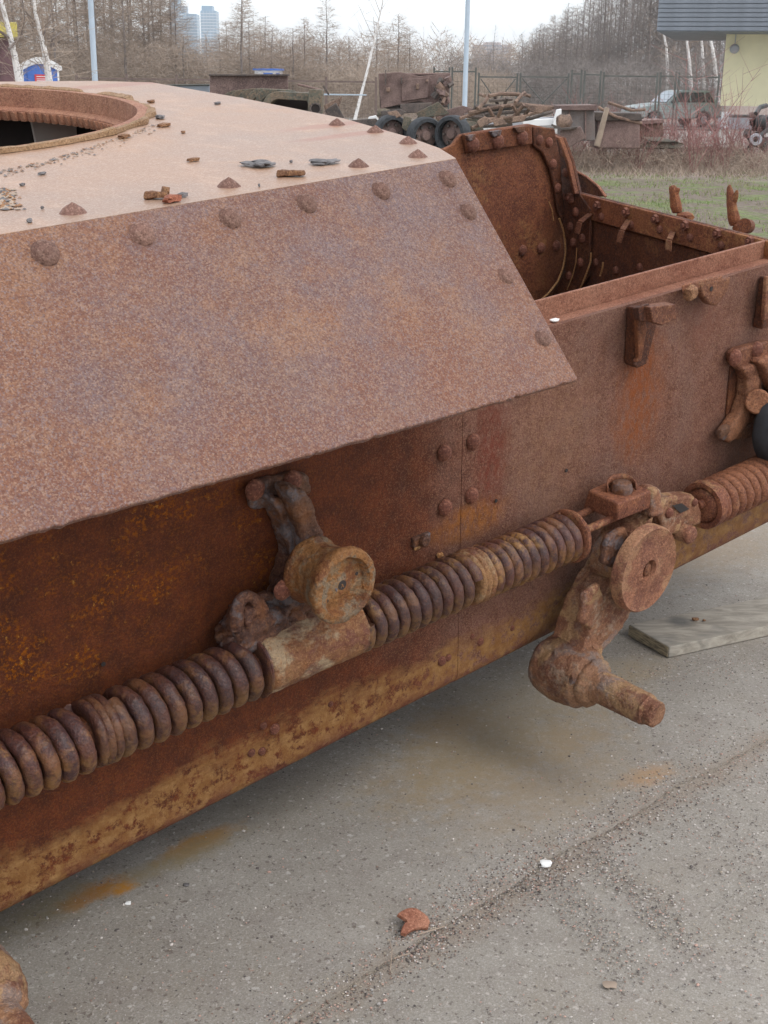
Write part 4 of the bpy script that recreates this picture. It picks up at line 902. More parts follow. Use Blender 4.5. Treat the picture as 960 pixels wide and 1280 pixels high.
for i, (x, y, w_, lab, mt) in enumerate(((242, 201, .055, 'thin dark red sliver alone in the middle of the deck', 'chip_brown'), (364, 203, .02, 'tiny dark flake between the two flake piles', 'chip_dark'), (324, 233, .014, 'tiny dark crumb in front of the brown block', 'chip_dark'),
        (272, 130, .05, 'thin dark sliver near the far edge of the deck', 'chip_dark'), (229, 166, .035, 'small brown lump lying apart from the ring scale', 'chip_brown'), (205, 158, .07, 'thick brown flake at the end of the broken ring crust', 'chip_brown'),
        (200, 148, .07, 'thin curled plates of scale against the turret ring', 'chip_dark'), (189, 128, .06, 'pointed dark chip standing on the far lip of the ring', 'chip_brown'), (53, 218, .035, 'dark crumb below the broken ring crust', 'chip_dark'),
        (28, 232, .02, 'small dark crumb among others at the deck edge by the ring', 'chip_dark'), (37, 277, .03, 'flat grey flake near the first peaked rivet', 'chip_dark'), (53, 261, .012, 'single crumb above the flat grey flake', 'chip_dark'), (155, 172, .07, 'flat brown plate of scale under the ring crust', 'chip_brown'))):
    w_ *= .5; on_deck('scale_flake', x, y, (w_, w_*.6, max(.005, w_*.25)), 60+i, mt, lab, 'rust flake', rnd.uniform(0, 1))
# crumbs too many to count: beside the ring and by the frame edge
def crumbs():
    r_ = random.Random(9); b = MB()
    for i in range(420):
        if i < 260:
            t = r_.random(); x = 0+200*t; y = 212-60*t**1.3+abs(r_.gauss(0, 4)); s_ = r_.uniform(.0012, .0045)
        else:
            x = abs(r_.gauss(0, 9)); y = r_.uniform(236, 262); s_ = r_.uniform(.002, .007)
        p = HM @ sH(x, y, HD+.0012); b.cur = r_.randrange(3)
        q = [p+Vector((s_*math.cos(a), s_*math.sin(a), 0)) for a in (0, 1.3, 2.6, 4, 5.2)]; b.add(q+[p+Vector((0, 0, s_*.5))], [(k, (k+1) % 5, 5) for k in range(5)])
    tag(b.build('rust_crumbs', [M['chip_dark'], M['chip_brown'], M['straw']], smooth=False), kind='stuff')
crumbs()

# ================================================================== grass
def blades(name, n, xr, yr, h, mat, dens=None, seed=1, wd=.006, z=-.035, lean=.6):
    r_ = np.random.RandomState(seed); vs = []; fs = []
    X = r_.uniform(xr[0], xr[1], n); Y = r_.uniform(yr[0], yr[1], n)
    for i in range(n):
        x, y = X[i], Y[i]
        if dens and not dens(x, y, r_): continue
        hh = h*r_.uniform(.5, 1.3); a = r_.uniform(0, 6.28); lx, ly = r_.uniform(-lean, lean)*hh, r_.uniform(-lean, lean)*hh; w_ = wd*r_.uniform(.6, 1.2)
        k = len(vs); vs += [(x-w_*math.cos(a), y-w_*math.sin(a), z), (x+w_*math.cos(a), y+w_*math.sin(a), z), (x+lx, y+ly, z+hh)]; fs.append((k, k+1, k+2))
    me = bpy.data.meshes.new(name); me.from_pydata(vs, [], fs); me.materials.append(mat); o = bpy.data.objects.new(name, me); COL.objects.link(o); return o
tag(blades('grass', 52000, (-3, 14), (13.6, 27.5), .05, M['grass'], lambda x, y, r: mnoise.noise(Vector((x*.9, y*.9, 1)))+.5*mnoise.noise(Vector((x*3, y*3, 1))) > r.uniform(-.25, .35), wd=.008), 'short patchy spring grass with bare brown earth between', 'grass', kind='stuff')
tag(blades('dry_stalks', 26000, (-4, 15), (25, 32.8), .16, M['straw'], None, 3, .007, lean=1.2), 'flattened dry straw and leaf litter below the red stems', 'dry grass', kind='stuff')

# ================================================================== trees
def ribbon(vs, fs, a, b, w0, w1, r_):
    d = b-a; s = d.cross(Vector((r_.uniform(-1, 1), r_.uniform(-1, 1), r_.uniform(-1, 1)))).normalized(); k = len(vs)
    vs += [a-s*w0/2, a+s*w0/2, b+s*w1/2, b-s*w1/2]; fs.append((k, k+1, k+2, k+3))
def larch_meshes(seed, H, per_m=13, base=.5, spread=2.4, tw=.012, dens=1.0, rise=.15):
    r_ = random.Random(seed); tb = MB(); n = 9; pts = []; off = Vector((0, 0, 0))
    for i in range(n+1): off = off+Vector((r_.uniform(-.05, .05), r_.uniform(-.05, .05), 0)); pts.append(Vector((off.x, off.y, H*i/n)))
    tb.tube(pts, [.105*(1-.93*i/n)*H/13+.004 for i in range(n+1)], 7)
    vs, fs = [], []
    for i in range(int(H*per_m)):
        z = base+(H-base)*(i+r_.random())/(H*per_m); t = z/H; a = r_.uniform(0, 2*PI); L = spread*((1-t)**.65)*r_.uniform(.45, 1.0)+.2
        k = min(n-1, int(t*n)); o = pts[k].lerp(pts[k+1], t*n-k); d = Vector((math.cos(a), math.sin(a), r_.uniform(rise-.25, rise+.35))).normalized()
        p = o
        m_ = 4; q = [o]
        for j in range(m_): d = (d+Vector((r_.uniform(-.2, .2), r_.uniform(-.2, .2), r_.uniform(-.1, .16)))).normalized(); p = p+d*L/m_; q.append(p)
        for j in range(m_): ribbon(vs, fs, q[j], q[j+1], .026*(1-j/m_)+.006, .026*(1-(j+1)/m_)+.005, r_)
        for j in range(int(L*9*dens)):
            u = r_.uniform(.12, 1)*m_; jj = min(m_-1, int(u)); c_ = q[jj].lerp(q[jj+1], u-jj); e = (q[jj+1]-q[jj]).normalized()
            e = (e+Vector((r_.uniform(-1, 1), r_.uniform(-1, 1), r_.uniform(-.7, .8)))).normalized(); l2 = r_.uniform(.18, .6); f = c_+e*l2; ribbon(vs, fs, c_, f, tw, tw*.5, r_)
            for k2 in range(2):
                g = c_.lerp(f, r_.uniform(.2, .9)); e2 = (e+Vector((r_.uniform(-1, 1), r_.uniform(-1, 1), r_.uniform(-1, 1)))).normalized(); ribbon(vs, fs, g, g+e2*r_.uniform(.1, .3), tw*.8, tw*.4, r_)
    cm = bpy.data.meshes.new('crown'); cm.from_pydata(vs, [], fs)
    return tb, cm
protos = {}
def proto(key, seed, H, mt, mb='bark', **kw):
    tb, cm = larch_meshes(seed, H, **kw); cm.materials.append(M[mt]); protos[key] = (tb.mesh('trunk', M[mb]), cm, H)
for i in range(4): proto('larch%d' % i, 10+i, 13.0, 'twig', per_m=19, spread=2.7, tw=.015)
for i in range(3): proto('grey%d' % i, 30+i, 13.0, 'twig_grey', per_m=12, base=1.6, spread=2.3, dens=.9, rise=.5, tw=.014)
for i in range(2): proto('thin%d' % i, 40+i, 9.0, 'twig_grey', per_m=7, base=.8, spread=1.2, dens=.6)
def tree(key, x, Y, ytop, label, group, name='larch_tree', rz=0.0, cat='tree', zb=-.035):
    tm, cm, H = protos[key]; p = at(x, 100, Y); top = at(x, ytop, Y).z; s = (top+.04)/H
    e = empty(name, (p.x, Y, zb), rz); tag(e, label, cat, group); sxy = max(.75, min(1.15, s))
    e.scale = (sxy, sxy, s); inst(tm, 'trunk', e); inst(cm, 'crown', e); return e
r_ = random.Random(77)
xs = [-60, 20, 70, 120, 180, 215, 235, 262, 285, 310, 345, 360, 385, 410, 440, 470, 505, 530, 555, 617, 640, 660, 690, 715, 740, 790, 840, 980]
ys = [-110, -90, -70, -150, -150, -60, 45, 45, 20, -10, 25, 50, 30, 5, 50, 30, 15, 70, 70, 52, 50, 34, 20, 0, -25, -90, -140, -160]
def ytop(x): return float(np.interp(x, xs, ys))
LG = ('bare brown larch in the dense wood behind the fence', 'bare larches of the wood behind the fence')
k = 0
for x in np.arange(-70, 372, 7.5):
    xx = x+r_.uniform(-4, 4); Y = r_.choice([62, 68, 75, 84, 95])+r_.uniform(-3, 3); yt = ytop(xx)+r_.uniform(-15, 45)
    if 205 < xx < 288: yt = max(yt, ytop(xx)+r_.uniform(0, 20))
    tree('larch%d' % r_.randrange(4), xx, Y, yt, LG[0], LG[1], rz=r_.uniform(0, 6)); k += 1
for x, yt, Y in ((380, 22, 78), (392, 45, 90), (409, 0, 74), (424, 50, 92), (438, 45, 84), (456, 62, 95), (470, 28, 80), (484, 48, 92), (497, 18, 75), (512, 35, 84), (373, 44, 95), (365, 60, 70), (446, 66, 74), (400, 60, 96), (505, 62, 95)):
    nb = 'behind the arched guards' if x < 405 else ('over the bent sheets' if x < 432 else ('beside the thin leaning birch' if x < 465 else 'over the scrap hull'))
    sz = 'tallest slender larch' if yt < 24 else ('middling slender larch' if yt < 50 else 'low slender larch')
    tree('larch%d' % r_.randrange(4), x, Y, yt, sz+' '+nb+(', nearer row' if Y < 85 else ', farther row')+{380: ' on its rim', 373: ' on the dense wood side', 446: ' and lowest', 512: ', last before the gap'}.get(x, ''), 'slender larches of the thinner row', rz=r_.uniform(0, 6))
for x, yt, Y in ((540, 68, 90), (548, 58, 100), (557, 72, 100), (617, 30, 95), (648, 62, 110), (652, 50, 120), (636, 74, 110)):
    tree('thin%d' % r_.randrange(2), x, Y, yt, 'small thin bare tree in the gap by the lamp post', 'thin trees in the gap', rz=r_.uniform(0, 6))
for x in np.arange(652, 905, 3.6):
    xx = x+r_.uniform(-3, 3); Y = r_.uniform(92, 150); yt = ytop(xx)+r_.uniform(-6, 24)
    tree('grey%d' % r_.randrange(3), xx, Y, yt, 'tall bare grey tree of the wood behind the gate', 'grey trees behind the gate', rz=r_.uniform(0, 6))
for x, yt in ((662, 40), (676, 30), (689, 18), (702, 12), (716, 5), (733, -10), (752, -20), (775, -30), (700, 30), (740, 10), (760, 0), (800, -40), (830, -30)):
    tree('larch%d' % r_.randrange(4), x, r_.uniform(120, 150), yt, 'tall bare grey tree of the wood behind the gate', 'grey trees behind the gate', rz=r_.uniform(0, 6))
def birch(pts_px, Y, r0, label, seed, twigs=14, Z0=-.035, group=None, limbs=()):
    e0 = at(pts_px[0][0], pts_px[0][1], Y); e = empty('birch_tree', (e0.x, Y, Z0)); tag(e, label, 'birch tree', group); q = random.Random(seed)
    P = [at(x, y, Y)-e.location for x, y in pts_px]; d = P[1]-P[0]; base = P[0]-d*(P[0].z/d.z) if abs(P[0].z) > .3 and d.z else P[0]
    P = [base]+P if base is not P[0] else P
    MB().tube(P, [r0*(1-.75*i/(len(P)-1)) for i in range(len(P))], 8).build('trunk', M['birch'], e)
    vs, fs = [], []
    lm = MB()
    for l_ in limbs:
        L_ = [at(x, y, Y)+Vector((0, q.uniform(-.6, .6), 0))-e.location for x, y in l_]; lm.tube(L_, [.035*(1-.8*i/(len(L_)-1)) for i in range(len(L_))], 5)
        for i in range(40):
            u = q.uniform(.2, 1)*(len(L_)-1); j = min(len(L_)-2, int(u)); c_ = L_[j].lerp(L_[j+1], u-j); dd = Vector((q.uniform(-1, 1), q.uniform(-1, 1), q.uniform(-.6, .8))).normalized(); ribbon(vs, fs, c_, c_+dd*q.uniform(.2, .8), .012, .006, q)
    if limbs: lm.build('limb', M['bark'], e)
    for i in range(twigs*6):
        j = q.randrange(1, len(P)-1) if len(P) > 2 else 0; c_ = P[j].lerp(P[j+1], q.random()); dd = Vector((q.uniform(-1, 1), q.uniform(-1, 1), q.uniform(0, 1.3))).normalized(); f = c_+dd*q.uniform(.4, 1.5); ribbon(vs, fs, c_, f, .016, .008, q)
        for k2 in range(4): g = c_.lerp(f, q.uniform(.3, 1)); ribbon(vs, fs, g, g+Vector((q.uniform(-1, 1), q.uniform(-1, 1), q.uniform(-.8, .5))).normalized()*q.uniform(.2, .6), .009, .005, q)
    me = bpy.data.meshes.new('twigs'); me.from_pydata(vs, [], fs); me.materials.append(M['twig']); inst(me, 'crown', e); return e
birch([(25, 110), (18, 68), (9, 30), (-4, -20), (-16, -90)], 30, .10, 'white birch trunk leaning over the maroon shed', 1, limbs=(((18, 62), (20, 45), (26, 20), (30, -20)), ((14, 50), (2, 36), (-14, 20))))
birch([(62, 105), (57, 70), (52, 48), (44, 15), (36, -50)], 31, .10, 'white birch trunk standing before the blue toilet cabin', 2, limbs=(((53, 50), (44, 34), (36, 12), (30, -20)), ((58, 68), (64, 48), (76, 34), (86, 24)), ((52, 48), (60, 20), (70, -20))))
birch([(446, 140), (452, 116), (460, 85), (469, 45), (478, 5), (484, -50)], 38, .055, 'thin white birch leaning across the sky beside the scrap hull', 3, twigs=5)
for i, (a_, Y, r0, lab) in enumerate((([(864, 110), (862, 80), (858, 45), (856, 0), (854, -60)], 76, .13, 'white birch directly behind the parked car'), ([(880, 112), (879, 80), (877, 50), (876, 0), (872, -60)], 80, .13, 'white birch just clear of the yellow house corner'),
        ([(896, 112), (893, 75), (888, 48), (880, 10), (874, -50)], 78, .15, 'grey stemmed birch bending towards the house roof'), ([(834, 112), (834, 80), (833, 60), (826, 20), (822, -40)], 84, .14, 'forked birch behind the car bonnet'))):
    birch(a_, Y, r0, lab, 10+i, twigs=12, limbs=(((a_[2][0], 60), (a_[2][0]-14, 44), (a_[2][0]-22, 26)), ((a_[1][0], 95), (a_[1][0]-20, 70), (a_[1][0]-44, 60))))
# thicket at the foot of the wood: uncountable twigs
def thicket(name, n, x0, x1, Y0, Y1, h, mat, seed, w_=.02, label=None, ln=(.3, 1.1)):
    q = random.Random(seed); vs, fs = [], []
    for i in range(n):
        Y = q.uniform(Y0, Y1); x = q.uniform(x0, x1); p = at(x, 100, Y); hh = h(x) if callable(h) else h; z = q.random()**1.35*hh*(.7+.6*(.5+.5*mnoise.noise(Vector((x*.05, Y*.1, 0)))))
        a = Vector((p.x, Y, z-.03)); d = Vector((q.uniform(-1, 1), q.uniform(-.6, .6), q.uniform(-.2, 1.2))).normalized(); b_ = a+d*q.uniform(*ln); ribbon(vs, fs, a, b_, w_, w_*.5, q)
        for k2 in range(2): g = a.lerp(b_, q.uniform(.3, 1)); ribbon(vs, fs, g, g+Vector((q.uniform(-1, 1), q.uniform(-1, 1), q.uniform(-.3, 1))).normalized()*q.uniform(.15, .5), w_*.7, w_*.3, q)
    me = bpy.data.meshes.new(name); me.from_pydata(vs, [], fs); me.materials.append(M[mat]); o = bpy.data.objects.new(name, me); COL.objects.link(o); tag(o, label, 'thicket', kind='stuff'); return o
thicket('thicket', 30000, -60, 640, 60, 74, lambda x: float(np.interp(x, [0, 100, 330, 380, 500, 540, 640], [2.6, 3.0, 2.8, 2.2, 1.9, 1.8, 1.7])), 'twig', 5, .014, 'dense brown undergrowth at the foot of the larch wood')
thicket('thicket', 16000, 560, 905, 72, 90, 2.6, 'twig_grey', 6, .016, 'grey brown undergrowth behind the gate')
thicket('far_wood', 16000, 330, 760, 230, 330, lambda x: 8.5+3*mnoise.noise(Vector((x*.03, 0, 0))), 'twig', 7, .07, 'low brown wood far off beyond the thin trees', ln=(1, 3))

# ================================================================== far buildings
def tower(name, x0, x1, yt, Y, label, wall, band, nf, dep=24, steps=()):
    a, c_ = at(x0, 100, Y), at(x1, 100, Y); H = at((x0+x1)/2, yt, Y).z; w_ = c_.x-a.x
    e = empty(name, ((a.x+c_.x)/2, Y, -.035)); tag(e, label, 'tower block')
    MB().box((0, 0, H/2), (w_, dep, H)).build('wall', M[wall], e)
    for i in range(1, nf): z = H*i/nf; inst_b(e, band, w_, dep, z, H/nf)
    for (fx, fw, fh) in steps: MB().box((fx*w_, 0, H+fh/2), (fw*w_, dep*.7, fh)).build('roof_block', M[wall], e)
    for k2 in range(1, 5): MB().box((-w_/2+w_*k2/5, 0, H/2), (w_*.02, dep+.9, H*.995)).build('pier', M[band], e)
    return e
_bands = {}
def inst_b(e, band, w_, dep, z, fh):
    key = (band, round(w_, 2), round(dep, 2))
    if key not in _bands: _bands[key] = MB().box((0, 0, 0), (w_+.7, dep+.7, fh*.32)).mesh('floor_band', M[band], smooth=False)
    inst(_bands[key], 'floor_band', e, (0, 0, z))
tower('tower_block', 216, 236, 8, 1500, 'pale blue glass tower with a stepped crown, the wider of the pair', 'tower', 'tower_w', 26, steps=((-.2, .4, 6), (.0, .25, 10)))
tower('tower_block', 238, 250, 18, 1510, 'lower blue glass wing joined to the wider tower', 'tower', 'tower_w', 22)
tower('tower_block', 255, 274, 14, 1480, 'slimmer pale blue glass tower with a flat cap, apart from its twin', 'tower', 'tower_w', 24, steps=((-.1, .7, 5),))
for x0, x1, yt, lab in ((590, 602, 56, 'small pinkish far housing block with a low roof, beside the lamp post'), (603, 624, 53, 'widest pinkish housing block on the skyline'), (626, 637, 56, 'narrow pinkish housing block at the end of the skyline group')):
    tower('housing_block', x0, x1, yt, 1400, lab, 'flat', 'block_win', 12, 18)

# ================================================================== fence, gate, poles
def bar(b, p, q, r): b.tube([p, q], r, 6)
def fence(x0, x1, Y, zt, n, label, mat, name='fence'):
    a, c_ = at(x0, 100, Y), at(x1, 100, Y); e = empty(name, (a.x, Y, -.035)); tag(e, label, 'fence'); W_ = c_.x-a.x
    pm = MB().box((0, 0, (zt+.06)/2), (.07, .07, zt+.10)).mesh('post', M[mat], smooth=False)
    for i in range(n+1): inst(pm, 'post', e, (W_*i/n, 0, .03))
    rm = MB().box((0, 0, 0), (W_/n-.08, .04, .05)).mesh('rail', M[mat], smooth=False)
    w2b = MB(); wn_ = W_/n-.1
    k = int(wn_/.16)
    for i in range(k): w2b.box((-wn_/2+wn_*i/k, 0, zt/2), (.006, .006, zt-.2))
    for i in range(int(zt/.16)): w2b.box((0, .008, .1+i*.16), (wn_, .005, .005))
    wm = w2b.mesh('wire_mesh', M[mat], smooth=False)
    for i in range(n):
        cx = W_*(i+.5)/n
        for z in (zt-.02, .22): inst(rm, 'rail', e, (cx, 0, z))
        inst(wm, 'wire_mesh', e, (cx, 0, .02))
    return e
fence(96, 470, 38, 1.66, 6, 'low brown wire fence with dark top rail before the larch wood', 'fence_br')
def gate(x0, x1, Y, yt, label, brace=True, mid=None):
    a, c_ = at(x0, 100, Y), at(x1, 100, Y); zt = at((x0+x1)/2, yt, Y).z; e = empty('mesh_gate', (a.x, Y, -.035)); tag(e, label, 'gate'); W_ = c_.x-a.x
    for x in (.04, W_-.04): MB().box((x, 0, zt/2+.08), (.055, .055, zt+.1)).build('post', M['fence'], e)
    for z in (zt, .25): MB().box((W_/2, 0, z), (W_-.14, .04, .045)).build('rail', M['fence'], e)
    if brace:
        b = MB(); bar(b, Vector((.1, .0, .3)), Vector((W_-.1, .0, zt-.05)), .018); b.build('brace', M['fence'], e)
        b = MB(); bar(b, Vector((.1, .03, zt-.05)), Vector((W_-.1, .03, .3)), .018); b.build('brace', M['fence'], e)
    b = MB(); k = int(W_/.16)
    for i in range(k): b.box((.1+(W_-.2)*i/k, .06, zt/2), (.006, .006, zt-.3))
    for i in range(int(zt/.16)-2): b.box((W_/2, .066, .25+i*.16), (W_-.2, .006, .006))
    b.build('wire_mesh', M['fence'], e, smooth=False); return e
gate(541, 563, 44, 88, 'narrow mesh panel just behind the scrap hull', False)
gate(563.5, 596, 44, 88, 'taller mesh panel crossed by the second lamp post', False)
gate(597, 648, 45, 95, 'cross braced gate leaf nearest the second lamp post')
gate(649, 712, 45, 95, 'wider cross braced gate leaf above the rusty lattice')
gate(713, 728, 45, 91, 'narrow wicket gate between the two wide leaves', False)
gate(729, 752, 45, 92, 'short mesh panel with a dark box beside the wicket', False)
gate(753, 823, 45, 94, 'wide mesh panel standing before the car bonnet', False)
gate(824, 846, 45, 94, 'mesh panel with brown post in front of the car windscreen', False)
gate(847, 900, 45, 95, 'last mesh panel reaching the yellow house corner', False)
def lamp_post(x, Y, label, r=.085):
    p = at(x, 60, Y); e = empty('lamp_post', (p.x, Y, -.035)); tag(e, label, 'lamp post')
    MB().cyl((0, 0, 0), (0, 0, 8.6), r, r*.8, 14).build('pole', M['pole'], e); MB().cyl((0, 0, 0), (0, 0, .5), r*1.5, r*1.5, 14).build('base', M['pole'], e)
    MB().tube([(0, 0, 8.5), (0, -.2, 9.0), (0, -1.2, 9.3)], .04, 8).build('arm', M['pole'], e); MB().box((0, -1.5, 9.3), (.22, .6, .12)).build('lamp_head', M['pole'], e, bevel=.03); return e
lamp_post(116.5, 34, 'pale blue lamp post rising in front of the larch wood', .075); lamp_post(583, 40, 'pale blue lamp post behind the scrap hull against white sky', .075)

# ================================================================== left side: shed, cabin, booth
sh = empty('shed', (at(22, 100, 45).x, 45, -.035), R(17)); tag(sh, 'maroon shed with a yellow ochre fascia behind the birches', 'shed'); zt = at(10, 46, 45).z; zt2 = at(10, 27, 45).z
MB().box((-3.05, 1.5, zt/2), (6, 3, zt)).build('wall', M['maroon'], sh); MB().box((-3.0, 1.4, (zt+zt2)/2+.01), (6.2, 3.4, zt2-zt)).build('fascia', M['ochre'], sh, bevel=.02)
for i in range(7): MB().box((-.5-i*.85, -.02, zt/2), (.03, .03, zt-.1)).build('batten', M['maroon'], sh)
tc = empty('toilet_cabin', (at(51, 100, 47).x, 47, -.035), R(17)); tag(tc, 'blue portable toilet cabin with a white arched roof and red notice', 'toilet cabin')
MB().box((0, .6, 1.0), (1.24, 1.2, 2.0)).build('body', M['bluep'], tc, bevel=.02)
b = MB(); n = 12; pr = [Vector((-.74, -.08, 1.90))]+[Vector((-.74+1.48*i/n, -.08, 2.02+.30*math.sin(PI*i/n))) for i in range(n+1)]+[Vector((.74, -.08, 1.90))]+[Vector((.6-1.2*i/n, -.08, 1.88+.22*math.sin(PI*i/n))) for i in range(n+1)]
b.prism(pr, Vector((0, 1.4, 0))); b.build('roof', M['whitep'], tc); MB().prism([Vector((-.6+1.2*i/n, -.02, 1.88+.22*math.sin(PI*i/n))) for i in range(n+1)], Vector((0, .6, 0))).build('gable', M['bluep'], tc)
for x in (-.60, .60): MB().box((x, -.012, 1.0), (.06, .03, 1.9)).build('corner_trim', M['whitep'], tc)
MB().box((0, -.012, 1.0), (.9, .03, 1.75)).build('door', M['bluep'], tc, bevel=.01); MB().box((.05, -.04, 1.62), (.5, .015, .26)).build('notice', M['redp'], tc)
for z in (1.68, 1.60, 1.54): MB().box((.05, -.052, z), (.38, .006, .022)).build('lettering_bar', M['whitep'], tc)
kb = empty('booth', (at(336, 100, 60).x, 60, -.035)); tag(kb, 'small white and blue booth showing above the scrap plate', 'booth'); bz = at(336, 85, 60).z
MB().box((0, 0, bz/2), (1.15, 1.0, bz-.12)).build('wall', M['whitep'], kb); MB().box((0, 0, bz-.03), (1.3, 1.15, .08)).build('roof', M['bluep'], kb); MB().box((.02, -.51, bz-.35), (.42, .04, .36)).build('window', M['bluep'], kb); MB().box((.45, -.51, bz-.35), (.16, .04, .36)).build('window', M['bluep'], kb)

# ================================================================== right side: house, car
Y = 55; hx = at(903, 100, Y).x; eave = at(905, 39, 53).z
ho = empty('house', (hx, Y, -.035), R(-15.5)); tag(ho, 'pale yellow house with a wide ribbed grey roof edge and grey plinth', 'house')
MB().box((4.0, 3.5, eave/2+.45), (8, 7, eave-.9)).build('wall', M['yellow'], ho); MB().box((4.0, 3.5, .22), (8.06, 7.06, .44)).build('plinth', M['plinth'], ho)
MB().box((.25, -.045, .35), (.30, .03, .62)).build('plinth_patch', M['whitep'], ho)
rx0 = at(850, 30, 52).x-hx; zr = at(900, -14, 52).z
MB().hexa([(rx0, -3, eave), (9, -3, eave), (9, 8, eave), (rx0, 8, eave), (rx0, -3, eave+.05), (9, -3, eave+.05), (9, 8, eave+.05), (rx0, 8, eave+.05)]).build('soffit', M['roofm'], ho)
nr = 9; hh = (zr-eave)/nr
rbm = MB().box((0, 0, 0), (9-rx0, .06, hh*.82)).mesh('roof_rib', M['roofm'], smooth=False)
for i in range(nr): inst(rbm, 'roof_rib', ho, ((9+rx0)/2, -3.03, eave+hh*(i+.55)))
MB().box(((9+rx0)/2, -2.9, (eave+zr)/2+.03), (9-rx0-.02, .16, zr-eave)).build('fascia', M['roofm'], ho); MB().box((rx0+.06, 2.5, (eave+zr)/2+.03), (.1, 10.9, zr-eave)).build('fascia', M['roofm'], ho)
p = at(918, 60, 55); MB().lathe((p.x-hx, -.02, p.z), (p.x-hx, -.22, p.z), [(0, .16), (.5, .19), (1, .12)], 16).build('wall_lamp', M['plinth'], ho); MB().tube([(p.x-hx, -.08, p.z+.15), (p.x-hx, -.06, p.z+1.0)], .02, 6).build('cable', M['plinth'], ho)

def make_car():
    ex, ey = at(842, 100, 57).x, 57.0; e = empty('parked_car', (ex, ey, -.035), R(18)); tag(e, 'pale green grey hatchback parked behind the mesh gate', 'car')
    prof = [(-1.95, .38), (-1.98, .62), (-1.88, .80), (-1.1, .92), (-.62, .96), (1.75, .98), (1.9, .90), (1.95, .55), (1.9, .36), (1.52, .34), (1.40, .58), (1.1, .66), (.85, .56), (.76, .34), (-.82, .32), (-.92, .56), (-1.2, .66), (-1.48, .56), (-1.58, .36)]
    b = MB(); b.prism([Vector((x, -.80, z)) for x, z in prof], Vector((0, 1.6, 0))); b.build('body', M['carpaint'], e, bevel=.05)
    W_ = .76; w2_ = .60; t = [(-.66, .955), (-.05, 1.44), (.2, 1.49), (1.35, 1.47), (1.80, .965)]
    b = MB(); vs = [Vector((x, -(W_ if z < 1.2 else w2_), z)) for x, z in t]+[Vector((x, (W_ if z < 1.2 else w2_), z)) for x, z in t]; n = len(t)
    b.add(vs, [tuple(range(n)), tuple(reversed(range(n, 2*n)))]+[(i, i+n, (i+1) % n+n, (i+1) % n) for i in range(n)]); b.build('cabin', M['carpaint'], e, bevel=.03)
    for s in (-1, 1):
        for (xa, xb, xc, xd, nm) in ((-.48, .42, .40, -.02, 'side_window'), (.50, 1.15, 1.10, .50, 'side_window'), (1.22, 1.60, 1.35, 1.20, 'quarter_window')):
            q = [Vector((xa, s*.755, 1.0)), Vector((xb, s*.755, 1.0)), Vector((xc, s*.635, 1.40)), Vector((xd, s*.635, 1.38))]; MB().prism(q, Vector((0, s*.012, .003))).build(nm, M['cardark'], e)
    MB().prism([Vector((-.64, -.66, .99)), Vector((-.64, .66, .99)), Vector((-.10, .54, 1.41)), Vector((-.10, -.54, 1.41))], Vector((-.02, 0, .016))).build('windscreen', M['glass'], e)
    MB().box((-1.97, 0, .70), (.05, .8, .12)).build('grille', M['cardark'], e); MB().box((-1.97, 0, .45), (.08, 1.5, .14)).build('bumper', M['cardark'], e, bevel=.02); MB().box((-2.015, 0, .50), (.015, .46, .1)).build('number_plate', M['whitep'], e)
    for s in (-1, 1):
        MB().box((-1.95, s*.58, .70), (.06, .26, .13)).build('headlight', M['glass'], e, bevel=.02); MB().box((-.42, s*.86, 1.02), (.12, .14, .1)).build('mirror', M['cardark'], e, bevel=.02)
        for x in (-1.2, 1.13):
            w_ = MB().lathe((x, s*.66, .30), (x, s*.83, .30), [(0, .27), (.15, .30), (.85, .30), (1, .27)], 24).build('wheel', M['cardark'], e); MB().lathe((x, s*.8, .30), (x, s*.842, .30), [(0, .18), (1, .15)], 16).build('rim', M['plinth'], w_)
make_car()

# ================================================================== scrap beyond the hulk
def P(x, y, Y): return at(x, y, Y)
def pris(name, px, Y, th, mat, parent, bev=.01, dd=0.0):
    o = MB().prism([P(x, y, Y) - parent.matrix_world.translation if False else P(x, y, Y)-parent.location for x, y in px], Vector((0, th, 0))).build(name, M[mat], parent, bevel=bev)
    return o
# arched guards against a tall plate
Y = 13.0; p = P(330, 150, Y); ag = empty('guard_stack', (p.x, Y, -.035)); tag(ag, 'row of dark arched steel guards in front of a tall upright plate', 'scrap guards')
pris('back_plate', [(262, 94), (360, 94), (360, 175), (262, 170)], Y+.75, .03, 'scrap', ag); pris('plate_cap', [(261, 92.6), (361, 92.6), (361, 95), (261, 95)], Y+.70, .12, 'scrap_dk', ag, .004)
def arch(px0, px1, ytop_, ybot, Ya, th, name='arched_guard'):
    a, c_ = P(px0, ytop_, Ya), P(px1, ytop_, Ya); zt, zb = P(px0, ytop_, Ya).z, P(px0, ybot, Ya).z; b = MB(); out, inn = [], []; rad = min((c_.x-a.x)*.35, zt-zb)
    for k in range(8): t = k/7*PI/2; out.append(Vector((a.x+rad-rad*math.cos(t), Ya, zt-rad+rad*math.sin(t)))); inn.append(Vector((a.x+rad-(rad-.07)*math.cos(t), Ya, zt-rad+(rad-.07)*math.sin(t))))
    out = [Vector((a.x, Ya, -.03))]+out+[Vector((c_.x, Ya, zt-.01)), Vector((c_.x+.12, Ya, zt-.25))]; inn = [Vector((a.x+.07, Ya, -.03))]+inn+[Vector((c_.x-.02, Ya, zt-.08)), Vector((c_.x+.05, Ya, zt-.27))]
    off = ag.location; b.prism([q-off for q in out]+[q-off for q in reversed(inn)], Vector((0, th, 0))); return b.build(name, M['scrap_gn'], ag, bevel=.006)
